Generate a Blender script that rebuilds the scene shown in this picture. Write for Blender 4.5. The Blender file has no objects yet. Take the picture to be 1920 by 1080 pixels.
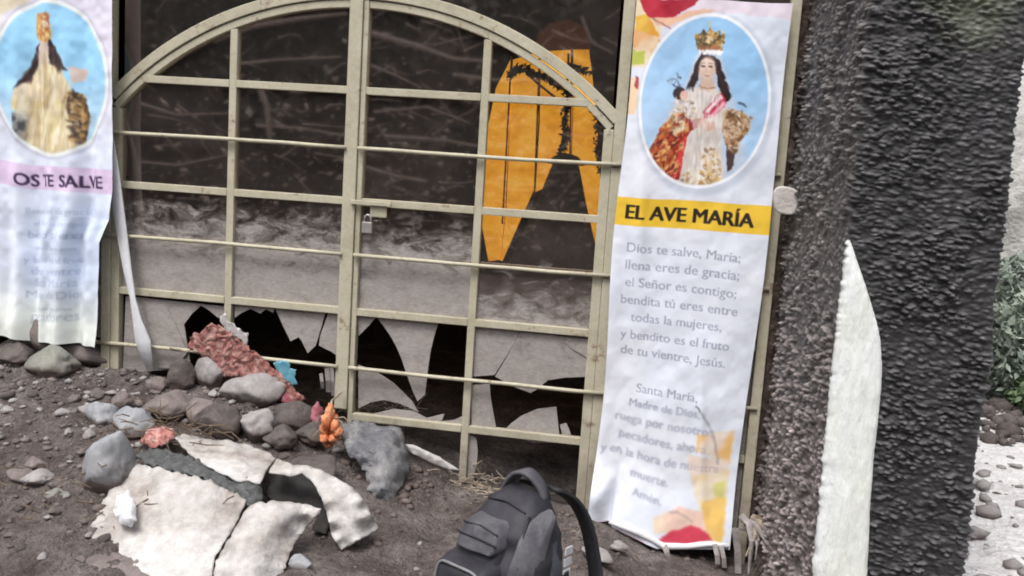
import bpy, bmesh, math, random
import numpy as np
from mathutils import Vector, Matrix, noise as mn
from mathutils.geometry import delaunay_2d_cdt
random.seed(7); rng = np.random.default_rng(7)
scene = bpy.context.scene
COL = scene.collection

# ------------------------------------------------------------------ camera
F_PX = 1750.0
YAW, PITCH, ROLL = 0.1528, -0.1352, -0.0649
CAM = np.array([1.4213, -4.2046, 1.5263])
def _rot(a, b, c):
    ca, sa, cb, sb, cc, sc = math.cos(a), math.sin(a), math.cos(b), math.sin(b), math.cos(c), math.sin(c)
    return (np.array([[ca, -sa, 0], [sa, ca, 0], [0, 0, 1]]) @ np.array([[1, 0, 0], [0, cb, -sb], [0, sb, cb]])
            @ np.array([[cc, 0, sc], [0, 1, 0], [-sc, 0, cc]]))
RC = _rot(YAW, PITCH, ROLL)
cd = bpy.data.cameras.new('camera'); cam = bpy.data.objects.new('camera', cd); COL.objects.link(cam)
M = Matrix.Identity(4)
for i in range(3):
    M[i][0], M[i][1], M[i][2], M[i][3] = RC[i, 0], RC[i, 2], -RC[i, 1], CAM[i]
cam.matrix_world = M
cd.sensor_width = 36; cd.lens = F_PX / 1920 * 36; cd.clip_start = 0.05; cd.clip_end = 400
scene.camera = cam

# ------------------------------------------------------------------ sky, sun, exposure (overcast day)
world = bpy.data.worlds.new('World'); scene.world = world; world.use_nodes = True
wn = world.node_tree; wn.nodes.clear()
sky = wn.nodes.new('ShaderNodeTexSky'); sky.sky_type = 'NISHITA'; sky.sun_disc = False
SUN_EL, SUN_AZ = math.radians(62), math.radians(200)
sky.sun_elevation = SUN_EL; sky.sun_rotation = SUN_AZ; sky.dust_density = 4.0; sky.air_density = 1.0
hsv = wn.nodes.new('ShaderNodeHueSaturation'); hsv.inputs['Saturation'].default_value = 0.28
bg = wn.nodes.new('ShaderNodeBackground'); bg.inputs['Strength'].default_value = 0.15
wo = wn.nodes.new('ShaderNodeOutputWorld')
wn.links.new(sky.outputs[0], hsv.inputs['Color']); wn.links.new(hsv.outputs[0], bg.inputs[0]); wn.links.new(bg.outputs[0], wo.inputs[0])
sd = bpy.data.lights.new('sun', 'SUN'); sd.energy = 1.2; sd.angle = math.radians(18); sd.color = (1.0, 0.965, 0.93)
sun = bpy.data.objects.new('sun', sd); COL.objects.link(sun)
sdir = Vector((math.sin(SUN_AZ) * math.cos(SUN_EL), math.cos(SUN_AZ) * math.cos(SUN_EL), math.sin(SUN_EL)))
sun.rotation_euler = sdir.to_track_quat('Z', 'Y').to_euler()
scene.view_settings.view_transform = 'Standard'; scene.view_settings.look = 'None'
scene.view_settings.gamma = 1; scene.view_settings.use_curve_mapping = False
scene.view_settings.exposure = 0.88
scene.cycles.transparent_max_bounces = 24
scene.cycles.use_denoising = True
scene.cycles.filter_width = 1.9

# ------------------------------------------------------------------ geometry of the view on real surfaces
def ray(px, py):
    return RC @ np.array([(px - 960) / F_PX, 1, -(py - 540) / F_PX])
def at(px, py, Y=0.0):
    d = ray(px, py); return CAM + d * (Y - CAM[1]) / d[1]

# ------------------------------------------------------------------ numpy noise
_perm = rng.integers(0, 1 << 30, 4096)
def _h(ix, iy, s):
    n = (ix * 374761393 + iy * 668265263 + s * 974634777) & 0x7fffffff
    n = ((n ^ (n >> 13)) * 1274126177) & 0x7fffffff
    return ((n ^ (n >> 16)) & 0xffff) / 65535.0
def vnoise(x, y, s=0):
    x = np.asarray(x, float); y = np.asarray(y, float)
    ix = np.floor(x).astype(np.int64); iy = np.floor(y).astype(np.int64)
    fx = x - ix; fy = y - iy; fx = fx * fx * (3 - 2 * fx); fy = fy * fy * (3 - 2 * fy)
    a = _h(ix, iy, s) * (1 - fx) + _h(ix + 1, iy, s) * fx
    b = _h(ix, iy + 1, s) * (1 - fx) + _h(ix + 1, iy + 1, s) * fx
    return a * (1 - fy) + b * fy
def fbm(x, y, s=0, o=4):
    r = 0; a = 0.5
    for k in range(o):
        r = r + a * (vnoise(x * 2 ** k + 17.3 * k, y * 2 ** k + 5.1 * k, s + k) - 0.5); a *= 0.5
    return r * 2
def worley(x, y, s=0):
    ix = np.floor(x).astype(np.int64); iy = np.floor(y).astype(np.int64)
    f1 = np.full(x.shape, 9.0); idv = np.zeros(x.shape)
    for dx in (-1, 0, 1):
        for dy in (-1, 0, 1):
            cx, cy = ix + dx, iy + dy
            px_ = cx + _h(cx, cy, s); py_ = cy + _h(cx, cy, s + 11)
            d = (x - px_) ** 2 + (y - py_) ** 2
            m = d < f1; f1 = np.where(m, d, f1); idv = np.where(m, _h(cx, cy, s + 23), idv)
    return np.sqrt(f1), idv
def sstep(a, b, x):
    t = np.clip((x - a) / (b - a), 0, 1); return t * t * (3 - 2 * t)

# ------------------------------------------------------------------ ground height
_AX = [-60, -4, -1.84, -1.24, -0.7, -0.1, 0.25, 0.6, 1.2, 1.5, 1.87, 2.5, 3.0, 60]
_AZ = [0.45, 0.45, 0.42, 0.36, 0.34, 0.25, 0.12, 0.0, -0.05, -0.19, -0.24, -0.12, 0.0, 0.0]
def g0(X, Y):
    X = np.asarray(X, float); Y = np.asarray(Y, float)
    A = np.interp(X, _AX, _AZ)
    t = np.clip(1 + Y / 1.5, 0, 1); s = t * t * (3 - 2 * t) * 0.45 + t * 0.55
    inside = np.clip(1 - Y / 0.9, 0, 1)
    return np.where(Y < 0, A * s, A * inside) - 0.02 * (Y > 0)
def gnoise(X, Y):
    near = np.clip(1 - np.maximum(np.abs(X) - 4, 0) / 3, 0, 1) * np.clip(1 - np.maximum(np.abs(Y + 0.8) - 2.5, 0) / 2, 0, 1)
    return near * (0.045 * fbm(X * 3, Y * 3, 3, 5) + 0.03 * np.maximum(0, fbm(X * 11, Y * 11, 9, 4)) * (0.6 + 0.8 * (X < 0.4)) + 0.008 * fbm(X * 40, Y * 40, 4, 2))
def ground(X, Y): return g0(X, Y) + gnoise(X, Y)
def hit(px, py, lift=0.0):
    """where the line of sight meets a surface 'lift' above the soil (arrays allowed)"""
    px = np.atleast_1d(np.asarray(px, float)); py = np.atleast_1d(np.asarray(py, float)); lift = np.broadcast_to(lift, px.shape)
    d = np.stack([(px - 960) / F_PX, np.ones_like(px), -(py - 540) / F_PX], 1) @ RC.T
    T = np.linspace(1.8, 6.5, 900)
    P = CAM + d[:, None, :] * T[None, :, None]
    below = P[..., 2] < g0(P[..., 0], P[..., 1]) + lift[:, None]
    k = np.where(below.any(1), below.argmax(1), 899)
    return P[np.arange(len(px)), k]

# ------------------------------------------------------------------ object helpers
def tag(o, label=None, cat=None, group=None, kind=None):
    if label: o['label'] = label
    if cat: o['category'] = cat
    if group: o['group'] = group
    if kind: o['kind'] = kind
    return o
def thing(name, loc, label, cat, group=None):
    o = bpy.data.objects.new(name, None); COL.objects.link(o); o.location = loc; o.empty_display_size = 0.1
    return tag(o, label, cat, group)
def wloc(o):
    v = Vector((0, 0, 0))
    while o is not None:
        v += o.location; o = o.parent
    return v
def mesh_obj(name, V, F, mat, parent=None, smooth=False, base=None):
    V = np.asarray(V, float)
    if parent is not None: org = np.array(wloc(parent)); loc = (0, 0, 0)
    elif base is not None: org = np.array(base, float); loc = tuple(org)
    else:
        org = np.array([(V[:, 0].min() + V[:, 0].max()) / 2, (V[:, 1].min() + V[:, 1].max()) / 2, V[:, 2].min()]); loc = tuple(org)
    me = bpy.data.meshes.new(name)
    if isinstance(F, np.ndarray):
        F = np.ascontiguousarray(F, np.int32); n, k = F.shape
        me.vertices.add(len(V)); me.vertices.foreach_set('co', (V - org).ravel())
        me.loops.add(n * k); me.loops.foreach_set('vertex_index', F.ravel())
        me.polygons.add(n); me.polygons.foreach_set('loop_start', np.arange(0, n * k, k, dtype=np.int32)); me.polygons.foreach_set('loop_total', np.full(n, k, np.int32))
        me.update(calc_edges=True); me.validate()
    else:
        me.from_pydata((V - org).tolist(), [], [list(map(int, f)) for f in F]); me.update()
    if smooth: me.polygons.foreach_set('use_smooth', np.ones(len(me.polygons), bool))
    if mat: me.materials.append(mat)
    o = bpy.data.objects.new(name, me); COL.objects.link(o)
    o.location = loc
    if parent is not None: o.parent = parent
    return o
def set_col(o, C):
    a = o.data.color_attributes.new('Col', 'FLOAT_COLOR', 'POINT')
    a.data.foreach_set('color', np.c_[C, np.ones(len(C))].astype(np.float32).ravel())

class MB:
    def __init__(s): s.V = []; s.F = []
    def add(s, V, F):
        n = len(s.V); s.V += [tuple(v) for v in V]; s.F += [tuple(i + n for i in f) for f in F]
    def box(s, lo, hi):
        x0, y0, z0 = lo; x1, y1, z1 = hi
        s.add([(x0, y0, z0), (x1, y0, z0), (x1, y1, z0), (x0, y1, z0), (x0, y0, z1), (x1, y0, z1), (x1, y1, z1), (x0, y1, z1)],
              [(0, 3, 2, 1), (4, 5, 6, 7), (0, 1, 5, 4), (1, 2, 6, 5), (2, 3, 7, 6), (3, 0, 4, 7)])
    def sweep(s, pts, prof, up=(0, 0, 1), closed_prof=True, cap=True):
        """profile list of (side, up) offsets swept along pts; up may be per-point"""
        pts = [Vector(p) for p in pts]; rings = []
        for i, p in enumerate(pts):
            t = (pts[min(i + 1, len(pts) - 1)] - pts[max(i - 1, 0)]).normalized()
            u = Vector(up[i] if isinstance(up, list) else up)
            sd_ = t.cross(u)
            if sd_.length < 1e-4: sd_ = t.cross(Vector((0, 1, 0.01)))
            sd_.normalize(); u2 = sd_.cross(t)
            pr = prof(i) if callable(prof) else prof
            rings.append([tuple(p + sd_ * a + u2 * b) for a, b in pr])
        n = len(rings[0]); V = [v for r in rings for v in r]; F = []
        for i in range(len(pts) - 1):
            for j in range(n):
                F.append((i * n + j, i * n + (j + 1) % n, (i + 1) * n + (j + 1) % n, (i + 1) * n + j))
        if cap: F.append(tuple(range(n))[::-1]); F.append(tuple((len(pts) - 1) * n + j for j in range(n)))
        s.add(V, F)
    def tube(s, pts, r, n=8):
        rr = r if isinstance(r, (list, tuple)) else [r] * len(pts)
        s.sweep(pts, lambda i: [(rr[i] * math.cos(2 * math.pi * j / n), rr[i] * math.sin(2 * math.pi * j / n)) for j in range(n)], up=(0.03, 0.02, 1) if abs(Vector(pts[-1])[2] - Vector(pts[0])[2]) < 0.8 * (Vector(pts[-1]) - Vector(pts[0])).length else (0, 1, 0.02))
    def obj(s, name, mat, parent=None, smooth=False, base=None): return mesh_obj(name, s.V, s.F, mat, parent, smooth, base)
def bevel(o, w=0.003, seg=1):
    bm = bmesh.new(); bm.from_mesh(o.data)
    bm.normal_update(); ed = [e for e in bm.edges if len(e.link_faces) == 2 and e.calc_face_angle(0) > 0.7]
    bmesh.ops.bevel(bm, geom=ed, offset=w, segments=seg, profile=0.6, affect='EDGES'); bm.to_mesh(o.data); bm.free(); return o

# ------------------------------------------------------------------ materials
def srgb(r, g=None, b=None):
    c = np.array([r, g, b], float) / 255
    return np.where(c <= 0.04045, c / 12.92, ((c + 0.055) / 1.055) ** 2.4)
class NT:
    def __init__(s, m): s.t = m.node_tree; s.n = s.t.nodes
    def new(s, typ, **kw):
        n = s.n.new(typ)
        for k, v in kw.items(): setattr(n, k, v)
        return n
    def link(s, a, b): s.t.links.new(a, b)
    def noise(s, vec, scale, detail=4, rough=0.6, dist=0.0):
        n = s.new('ShaderNodeTexNoise'); n.inputs['Scale'].default_value = scale; n.inputs['Detail'].default_value = detail
        n.inputs['Roughness'].default_value = rough; n.inputs['Distortion'].default_value = dist; s.link(vec, n.inputs['Vector']); return n.outputs['Fac']
    def ramp(s, fac, stops):
        r = s.new('ShaderNodeValToRGB'); e = r.color_ramp.elements
        while len(e) < len(stops): e.new(0.5)
        for k, (p, c) in enumerate(stops):
            e[k].position = p; e[k].color = (*c, 1) if not np.isscalar(c) else (c, c, c, 1)
        s.link(fac, r.inputs['Fac']); return r.outputs['Color']
    def math(s, op, a, b=None, c=None):
        n = s.new('ShaderNodeMath', operation=op)
        for k, v in enumerate((a, b, c)):
            if v is None: continue
            if isinstance(v, (int, float)): n.inputs[k].default_value = v
            else: s.link(v, n.inputs[k])
        return n.outputs[0]
    def mix(s, fac, a, b, mode='MIX'):
        n = s.new('ShaderNodeMix', data_type='RGBA', blend_type=mode)
        for i, v in ((0, fac), (6, a), (7, b)):
            if isinstance(v, (int, float)): n.inputs[i].default_value = v
            elif isinstance(v, (tuple, list, np.ndarray)): n.inputs[i].default_value = (*v, 1)
            else: s.link(v, n.inputs[i])
        return n.outputs[2]
def mat(name, cols, rough=0.8, scale=8.0, bump=0.3, bscale=60.0, bdist=0.01, stretch=(1, 1, 1), spec=0.3, attr=False, sheen=0.0, fine=0.25, bump2=None, wpos=False):
    m = bpy.data.materials.new(name); m.use_nodes = True; t = NT(m); t.n.clear()
    out = t.new('ShaderNodeOutputMaterial'); p = t.new('ShaderNodeBsdfPrincipled'); t.link(p.outputs[0], out.inputs[0])
    if wpos: vec = t.new('ShaderNodeNewGeometry').outputs['Position']
    else: vec = t.new('ShaderNodeTexCoord').outputs['Object']
    mp = t.new('ShaderNodeMapping'); mp.inputs['Scale'].default_value = stretch; t.link(vec, mp.inputs['Vector']); vec = mp.outputs[0]
    n1 = t.noise(vec, scale, 6, 0.65)
    if attr:
        at_ = t.new('ShaderNodeAttribute', attribute_name='Col'); base = at_.outputs['Color']
        base = t.mix(1.0, base, t.ramp(n1, [(0.25, 1 - fine), (0.75, 1.0)]), 'MULTIPLY')
    else:
        k = len(cols); base = t.ramp(n1, [(0.3 + 0.4 * i / max(1, k - 1), c) for i, c in enumerate(cols)])
        n2 = t.noise(vec, scale * 9, 3, 0.7)
        base = t.mix(1.0, base, t.ramp(n2, [(0.3, 1 - fine), (0.7, 1.0 + 0.0)]), 'MULTIPLY')
    t.link(base, p.inputs['Base Color'])
    p.inputs['Roughness'].default_value = rough; p.inputs['Specular IOR Level'].default_value = spec
    if sheen: p.inputs['Sheen Weight'].default_value = sheen
    if bump:
        b = t.new('ShaderNodeBump'); b.inputs['Strength'].default_value = bump; b.inputs['Distance'].default_value = bdist
        h = t.noise(vec, bscale, 5, 0.65)
        if bump2: h = t.math('ADD', h, t.math('MULTIPLY', t.noise(vec, bump2, 2, 0.5), 0.5))
        t.link(h, b.inputs['Height']); t.link(b.outputs[0], p.inputs['Normal'])
    return m

M_PAINT = mat('olive_cream_paint', [(.38, .345, .25), (.46, .425, .32), (.51, .475, .37)], 0.55, 6, 0.15, 40, 0.004, fine=0.18, wpos=True)
def wear(m):
    t = NT(m); p = [n for n in t.n if n.type == 'BSDF_PRINCIPLED'][0]; base = p.inputs['Base Color'].links[0].from_socket
    pos = t.new('ShaderNodeNewGeometry').outputs['Position']; sp = t.new('ShaderNodeSeparateXYZ'); t.link(pos, sp.inputs[0])
    n1 = t.noise(pos, 22, 5, .7); n2 = t.noise(pos, 5, 4, .6)
    rust = t.ramp(t.math('ADD', t.math('MULTIPLY', n1, .65), t.math('MULTIPLY', n2, .45)), [(.63, 0.0), (.70, .75)])
    base = t.mix(rust, base, (.17, .095, .055))
    mud = t.math('MULTIPLY', t.ramp(t.math('ADD', t.math('MULTIPLY', sp.outputs[2], -1.0), t.math('MULTIPLY', n2, .9)), [(.05, 0.0), (.55, .85)]), t.ramp(n1, [(.3, .35), (.6, 1.0)]))
    base = t.mix(mud, base, (.20, .165, .14)); t.link(base, p.inputs['Base Color'])
wear(M_PAINT)
M_SOIL = mat('soil', [(.10, .075, .068), (.20, .165, .152), (.34, .295, .275)], 0.95, 4.5, 1.0, 38, 0.05, fine=0.55, bump2=120, wpos=True)
M_ROCKS = [mat('rock_light', [(.24, .22, .215), (.31, .29, .285), (.36, .34, .33)], 0.85, 7, 0.35, 35, 0.01, fine=0.25),
           mat('rock_brown', [(.13, .105, .095), (.19, .16, .15), (.25, .21, .20)], 0.9, 7, 0.5, 30, 0.015, fine=0.35),
           mat('rock_blue_grey', [(.22, .23, .25), (.29, .295, .31), (.34, .34, .35)], 0.8, 5, 0.3, 30, 0.01, fine=0.2),
           mat('rock_dark', [(.07, .058, .055), (.11, .093, .088), (.16, .135, .125)], 0.9, 8, 0.5, 30, 0.015, fine=0.4),
           mat('rock_greenish', [(.16, .165, .14), (.22, .22, .19), (.28, .27, .24)], 0.9, 7, 0.4, 30, 0.01, fine=0.3)]
def muddy_base(m):
    t = NT(m); p = [n for n in t.n if n.type == 'BSDF_PRINCIPLED'][0]; base = p.inputs['Base Color'].links[0].from_socket
    tc = t.new('ShaderNodeTexCoord'); sp = t.new('ShaderNodeSeparateXYZ'); t.link(tc.outputs['Generated'], sp.inputs[0]); n1 = t.noise(tc.outputs['Object'], 16, 5, .7)
    f = t.ramp(t.math('ADD', sp.outputs[2], t.math('MULTIPLY', n1, -.75)), [(.0, .95), (.16, .1), (.4, .0)])
    t.link(t.mix(f, base, (.115, .088, .078)), p.inputs['Base Color'])
for m_ in M_ROCKS: muddy_base(m_)
M_WHITE = mat('white_sheet', [(.17, .135, .115), (.42, .385, .36), (.54, .52, .505), (.58, .56, .55)], 0.75, 2.6, 0.5, 26, 0.02, fine=0.28)
M_STUCCO = mat('dark_stucco', None, 0.62, 30, 0.5, 220, 0.004, attr=True, fine=0.5, spec=0.5)
M_PRINT = mat('printed_vinyl', None, 0.5, 5, 0.12, 25, 0.006, attr=True, fine=0.06, spec=0.35)
M_DARKIN = mat('dark_interior', [(.035, .028, .026), (.06, .05, .047)], 0.95, 3, 0.4, 20, 0.02)

def glass_material():
    m = bpy.data.materials.new('dusty_glass'); m.use_nodes = True; t = NT(m); t.n.clear()
    out = t.new('ShaderNodeOutputMaterial')
    pos = t.new('ShaderNodeNewGeometry').outputs['Position']
    sep = t.new('ShaderNodeSeparateXYZ'); t.link(pos, sep.inputs[0]); X, Z = sep.outputs[0], sep.outputs[2]
    mp = t.new('ShaderNodeMapping'); mp.inputs['Scale'].default_value = (1.0, 1, 1.9); t.link(pos, mp.inputs[0])
    n1 = t.noise(mp.outputs[0], 9, 8, 0.72, 0.6); n2 = t.noise(mp.outputs[0], 45, 4, 0.7)
    right = t.math('GREATER_THAN', X, 0.597)
    zt = t.math('SUBTRACT', 1.27, t.math('MULTIPLY', right, 0.24))
    lvl = t.math('MULTIPLY', t.math('SUBTRACT', zt, Z), 2.9)
    v = t.math('ADD', lvl, t.math('MULTIPLY', t.math('SUBTRACT', n1, 0.52), 2.4))
    dust = t.new('ShaderNodeMapRange', interpolation_type='SMOOTHSTEP'); t.link(v, dust.inputs[0])
    dust.inputs[1].default_value = 0.0; dust.inputs[2].default_value = 0.85; dust.inputs[3].default_value = 0.035; dust.inputs[4].default_value = 0.97
    tr = t.new('ShaderNodeBsdfTransparent'); tr.inputs[0].default_value = (.80, .78, .76, 1)
    gl = t.new('ShaderNodeBsdfGlossy'); gl.inputs['Roughness'].default_value = 0.032; gl.inputs[0].default_value = (.98, .86, .80, 1)
    mx = t.new('ShaderNodeMixShader'); mx.inputs[0].default_value = 0.30; t.link(tr.outputs[0], mx.inputs[1]); t.link(gl.outputs[0], mx.inputs[2])
    p = t.new('ShaderNodeBsdfPrincipled'); p.inputs['Roughness'].default_value = 0.8; p.inputs['Specular IOR Level'].default_value = 0.2
    col = t.ramp(n1, [(0.3, (.26, .232, .218)), (0.5, (.34, .308, .29)), (0.75, (.40, .368, .35))])
    col = t.mix(1.0, col, t.ramp(n2, [(0.3, 0.72), (0.62, 1.0)]), 'MULTIPLY')
    t.link(col, p.inputs['Base Color'])
    m2 = t.new('ShaderNodeMixShader'); t.link(dust.outputs[0], m2.inputs[0]); t.link(mx.outputs[0], m2.inputs[1]); t.link(p.outputs[0], m2.inputs[2])
    t.link(m2.outputs[0], out.inputs[0]); return m
M_GLASS = glass_material()

# ================================================================== THE GROUND
def axis(lo, hi, step, far):
    a = list(np.arange(lo, hi + 1e-6, step)); s = step
    L = [lo]; R = [hi]
    while L[-1] > -far: s *= 1.35; L.append(L[-1] - s)
    s = step
    while R[-1] < far: s *= 1.35; R.append(R[-1] + s)
    return np.array(L[:0:-1] + a + R[1:])
def grid_faces(nu, nv):
    i = np.arange(nu * nv).reshape(nv, nu)
    return np.stack([i[:-1, :-1], i[:-1, 1:], i[1:, 1:], i[1:, :-1]], -1).reshape(-1, 4)
gx = axis(-2.6, 3.0, 0.0125, 120); gy = axis(-2.1, 0.5, 0.0125, 120)
GX, GY = np.meshgrid(gx, gy); GZ = ground(GX, GY)
gr = mesh_obj('ground', np.c_[GX.ravel(), GY.ravel(), GZ.ravel()], grid_faces(len(gx), len(gy)), M_SOIL, smooth=True, base=(0, 0, 0)); tag(gr, 'brown muddy soil and rubble covering the ground', kind='structure')

# loose gravel: too many to count
def pebble_mass(n, region, smin, smax, m, name, label, zf=None):
    V = []; F = []
    bm = bmesh.new(); bmesh.ops.create_icosphere(bm, subdivisions=1, radius=1); bv = np.array([v.co[:] for v in bm.verts]); bf = np.array([[v.index for v in f.verts] for f in bm.faces]); bm.free()
    for k in range(n):
        x, y = region()
        s = smin * (smax / smin) ** (random.random() ** 2.2)
        a = random.random() * 6.28; R = np.array([[math.cos(a), -math.sin(a), 0], [math.sin(a), math.cos(a), 0], [0, 0, 1]])
        q = bv * (1 + 0.5 * (rng.random((len(bv), 1)) - 0.5)) * [s * random.uniform(.9, 1.7), s, s * random.uniform(.45, .9)]
        q = q @ R.T + [x, y, (float(ground(x, y)) if zf is None else zf(x, y)) + s * 0.15]
        F.append(bf + len(V) * len(bv)); V.append(q)
    o = mesh_obj(name, np.concatenate(V), np.concatenate(F), m, base=(0, 0, 0)); return tag(o, label, kind='stuff')
pebble_mass(1500, lambda: (random.uniform(-2.4, 2.1), -abs(random.gauss(0, .8)) - .02), 0.004, 0.022, M_ROCKS[1], 'gravel', 'small brown stones and crumbs of soil strewn over the mud')
pebble_mass(420, lambda: (random.uniform(-2.2, -0.2), -random.uniform(.02, 1.3)), 0.005, 0.026, M_ROCKS[0], 'pale_gravel', 'paler small stones scattered over the mud bank')
pebble_mass(260, lambda: (random.uniform(-1.9, .6), -random.uniform(.0, .5)), 0.008, 0.03, M_ROCKS[3], 'dark_rubble', 'dark clods and rubble along the foot of the gate')

# ================================================================== PALE GROUND, BANK AND SHRUBS beyond the pillar
M_PALE = mat('pale_gravel', [(.66, .63, .62), (.83, .81, .805), (.88, .865, .865)], 0.9, 5, 0.9, 20, 0.06, fine=0.35, stretch=(1, 1.0, 1))
px_ = np.arange(2.42, 9.0, 0.035); py_ = np.arange(-1.9, 3.3, 0.035); PX, PY = np.meshgrid(px_, py_)
PZ = 0.012 + ground(PX, PY) * 0.2 + 0.03 * fbm(PX * 5, PY * 5, 31, 4) + 0.02 * np.maximum(0, fbm(PX * 12, PY * 12, 37, 2))
tag(mesh_obj('gravel_path', np.c_[PX.ravel(), PY.ravel(), PZ.ravel()], grid_faces(len(px_), len(py_)), M_PALE, smooth=True, base=(4, 0, 0)), 'bright pale gravel path running past the dark pillar', kind='structure')
M_BANK = mat('pale_bank', [(.26, .26, .235), (.40, .39, .37), (.52, .50, .485)], 0.95, 1.6, 0.7, 9, 0.12, fine=0.3)
bx = np.arange(2.2, 14, 0.12); bt = np.arange(0, 1.001, 0.02); BX, BT = np.meshgrid(bx, bt)
BY = 2.9 + 3.4 * BT + 0.5 * fbm(BX, BT * 5, 41, 4); BZ = -0.15 + 5.2 * BT ** 1.15 + 0.25 * fbm(BX * 1.3, BT * 9, 42, 4)
tag(mesh_obj('bank', np.c_[BX.ravel(), BY.ravel(), BZ.ravel()], grid_faces(len(bx), len(bt)), M_BANK, smooth=True, base=(6, 4, 0)), 'pale earth bank rising behind the gravel path', kind='structure')
pebble_mass(520, lambda: (random.uniform(2.55, 5.2), random.uniform(-1.2, 2.9)), 0.008, 0.05, M_ROCKS[0], 'path_stones', 'grey stones scattered over the pale gravel path', lambda x, y: float(ground(x, y)) * .2 + .025)
def leaf_cloud(c, r, n, size, seed=0):
    rg = np.random.default_rng(seed)
    d = rg.normal(size=(n, 3)); d /= np.linalg.norm(d, axis=1)[:, None]; d *= (rg.random(n) ** .45)[:, None]
    clump = fbm(d[:, 0] * 2.5 + 3, d[:, 2] * 2.5 + d[:, 1], seed, 3); d *= (1 + 0.5 * clump)[:, None]
    P = np.array(c) + d * np.array(r)
    a = rg.normal(size=(n, 3)); a /= np.linalg.norm(a, axis=1)[:, None]; b = np.cross(a, rg.normal(size=(n, 3))); b /= np.linalg.norm(b, axis=1)[:, None]
    s = size * (0.6 + 0.8 * rg.random(n))[:, None]
    V = np.stack([P - a * s, P + b * s * .38 - a * s * .1, P + a * s, P - b * s * .38 - a * s * .1], 1).reshape(-1, 3)
    return V, np.arange(n * 4).reshape(-1, 4)
M_LEAF = mat('shrub_leaf', [(.05, .085, .04), (.10, .15, .075), (.16, .22, .12)], 0.6, 5, 0, fine=0.3)
M_LEAFP = mat('dusty_leaf', [(.15, .19, .15), (.26, .31, .25), (.38, .41, .36)], 0.8, 5, 0, fine=0.3)
M_TWIG = mat('dry_twig', [(.07, .05, .035), (.14, .10, .07), (.20, .15, .11)], 0.9, 9, 0.4, 60, 0.004)
def shrub(px, py, Y, r, n, m, label, seed):
    P = at(px, py, Y); zb = P[2] - r[2] * 0.9
    root = thing('shrub', (P[0], P[1], zb), label, 'shrub', 'shrubs on the pale bank')
    V, F = leaf_cloud(P, r, n, 0.038, seed); mesh_obj('foliage', V, F, m, root)
    b = MB()
    for k in range(6):
        a = k * 1.05; b.tube([(P[0], P[1], zb - 0.35), (P[0] + .3 * r[0] * math.cos(a), P[1] + .3 * r[1] * math.sin(a), P[2] - .2 * r[2]), (P[0] + .8 * r[0] * math.cos(a), P[1] + .8 * r[1] * math.sin(a), P[2] + .4 * r[2])], [.016, .011, .004], 5)
    b.obj('stem', M_TWIG, root)
shrub(1900, 650, 3.0, (.42, .3, .36), 5200, M_LEAFP, 'large dusty green shrub at the foot of the bank beside the pillar', 11)
shrub(1925, 545, 3.7, (.34, .3, .26), 2600, M_LEAFP, 'dusty shrub on the bank just above the large shrub', 14)
shrub(1915, 425, 4.3, (.24, .3, .26), 1900, M_LEAF, 'small green shrub highest up on the pale bank', 12)
shrub(1960, 745, 2.7, (.26, .3, .16), 1800, M_LEAF, 'low dark shrub where the gravel path meets the bank', 13)
pebble_mass(700, lambda: (random.uniform(2.8, 5.5), random.uniform(1.7, 2.9)), 0.015, 0.09, M_ROCKS[3], 'bank_rubble', 'dark rubble along the far edge of the gravel path', lambda x, y: float(ground(x, y)) * .2 + .03)

# ================================================================== THE WOODED SLOPE FACING THE GATE (seen reflected in the glass)
M_SLOPE = mat('slope_earth', [(.02, .017, .016), (.075, .062, .055), (.19, .16, .145)], 0.95, 1.1, 0.8, 8, 0.1, fine=0.5)
hx = np.arange(-16, 17, 0.3); ht = np.linspace(0, 1, 50); HX, HT = np.meshgrid(hx, ht)
HY = -8.3 - 6 * HT + 0.7 * fbm(HX * .6, HT * 5, 51, 4); HZ = -0.2 + 7.0 * HT ** 0.8 + 0.5 * fbm(HX * .8, HT * 8, 52, 4)
tag(mesh_obj('hillside', np.c_[HX.ravel(), HY.ravel(), HZ.ravel()], grid_faces(len(hx), len(ht)), M_SLOPE, smooth=True, base=(0, -9, 0)), 'dark wooded slope across from the gate', kind='structure')
M_DKLEAF = mat('dark_leaf', [(.012, .016, .012), (.04, .044, .035), (.12, .12, .11)], 0.5, 2, 0, fine=0.4)
Vs = []; Fs = []; nv = 0
for k in range(60):
    c = (random.uniform(-13, 7), -8.0 - random.uniform(0, 3.4), random.uniform(0.9, 6.0)); c = (c[0], -8.2 - c[2] * .62, c[2])
    V, F = leaf_cloud(c, (random.uniform(.7, 1.4), .5, random.uniform(.35, .8)), 260, 0.13, 100 + k); Vs.append(V); Fs.append(F + nv); nv += len(V)
tag(mesh_obj('undergrowth', np.concatenate(Vs), np.concatenate(Fs), M_DKLEAF, base=(0, -9, 0)), 'dark leafy undergrowth on the slope facing the gate', kind='stuff')
M_BRANCH = mat('bare_branch', [(.30, .25, .21), (.45, .38, .34), (.55, .48, .45)], 0.8, 6, 0.4, 30, 0.01)
br = MB()
def refl(px, py, Y): p = at(px, py, Y); return Vector((p[0], -Y, p[2]))
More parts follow.
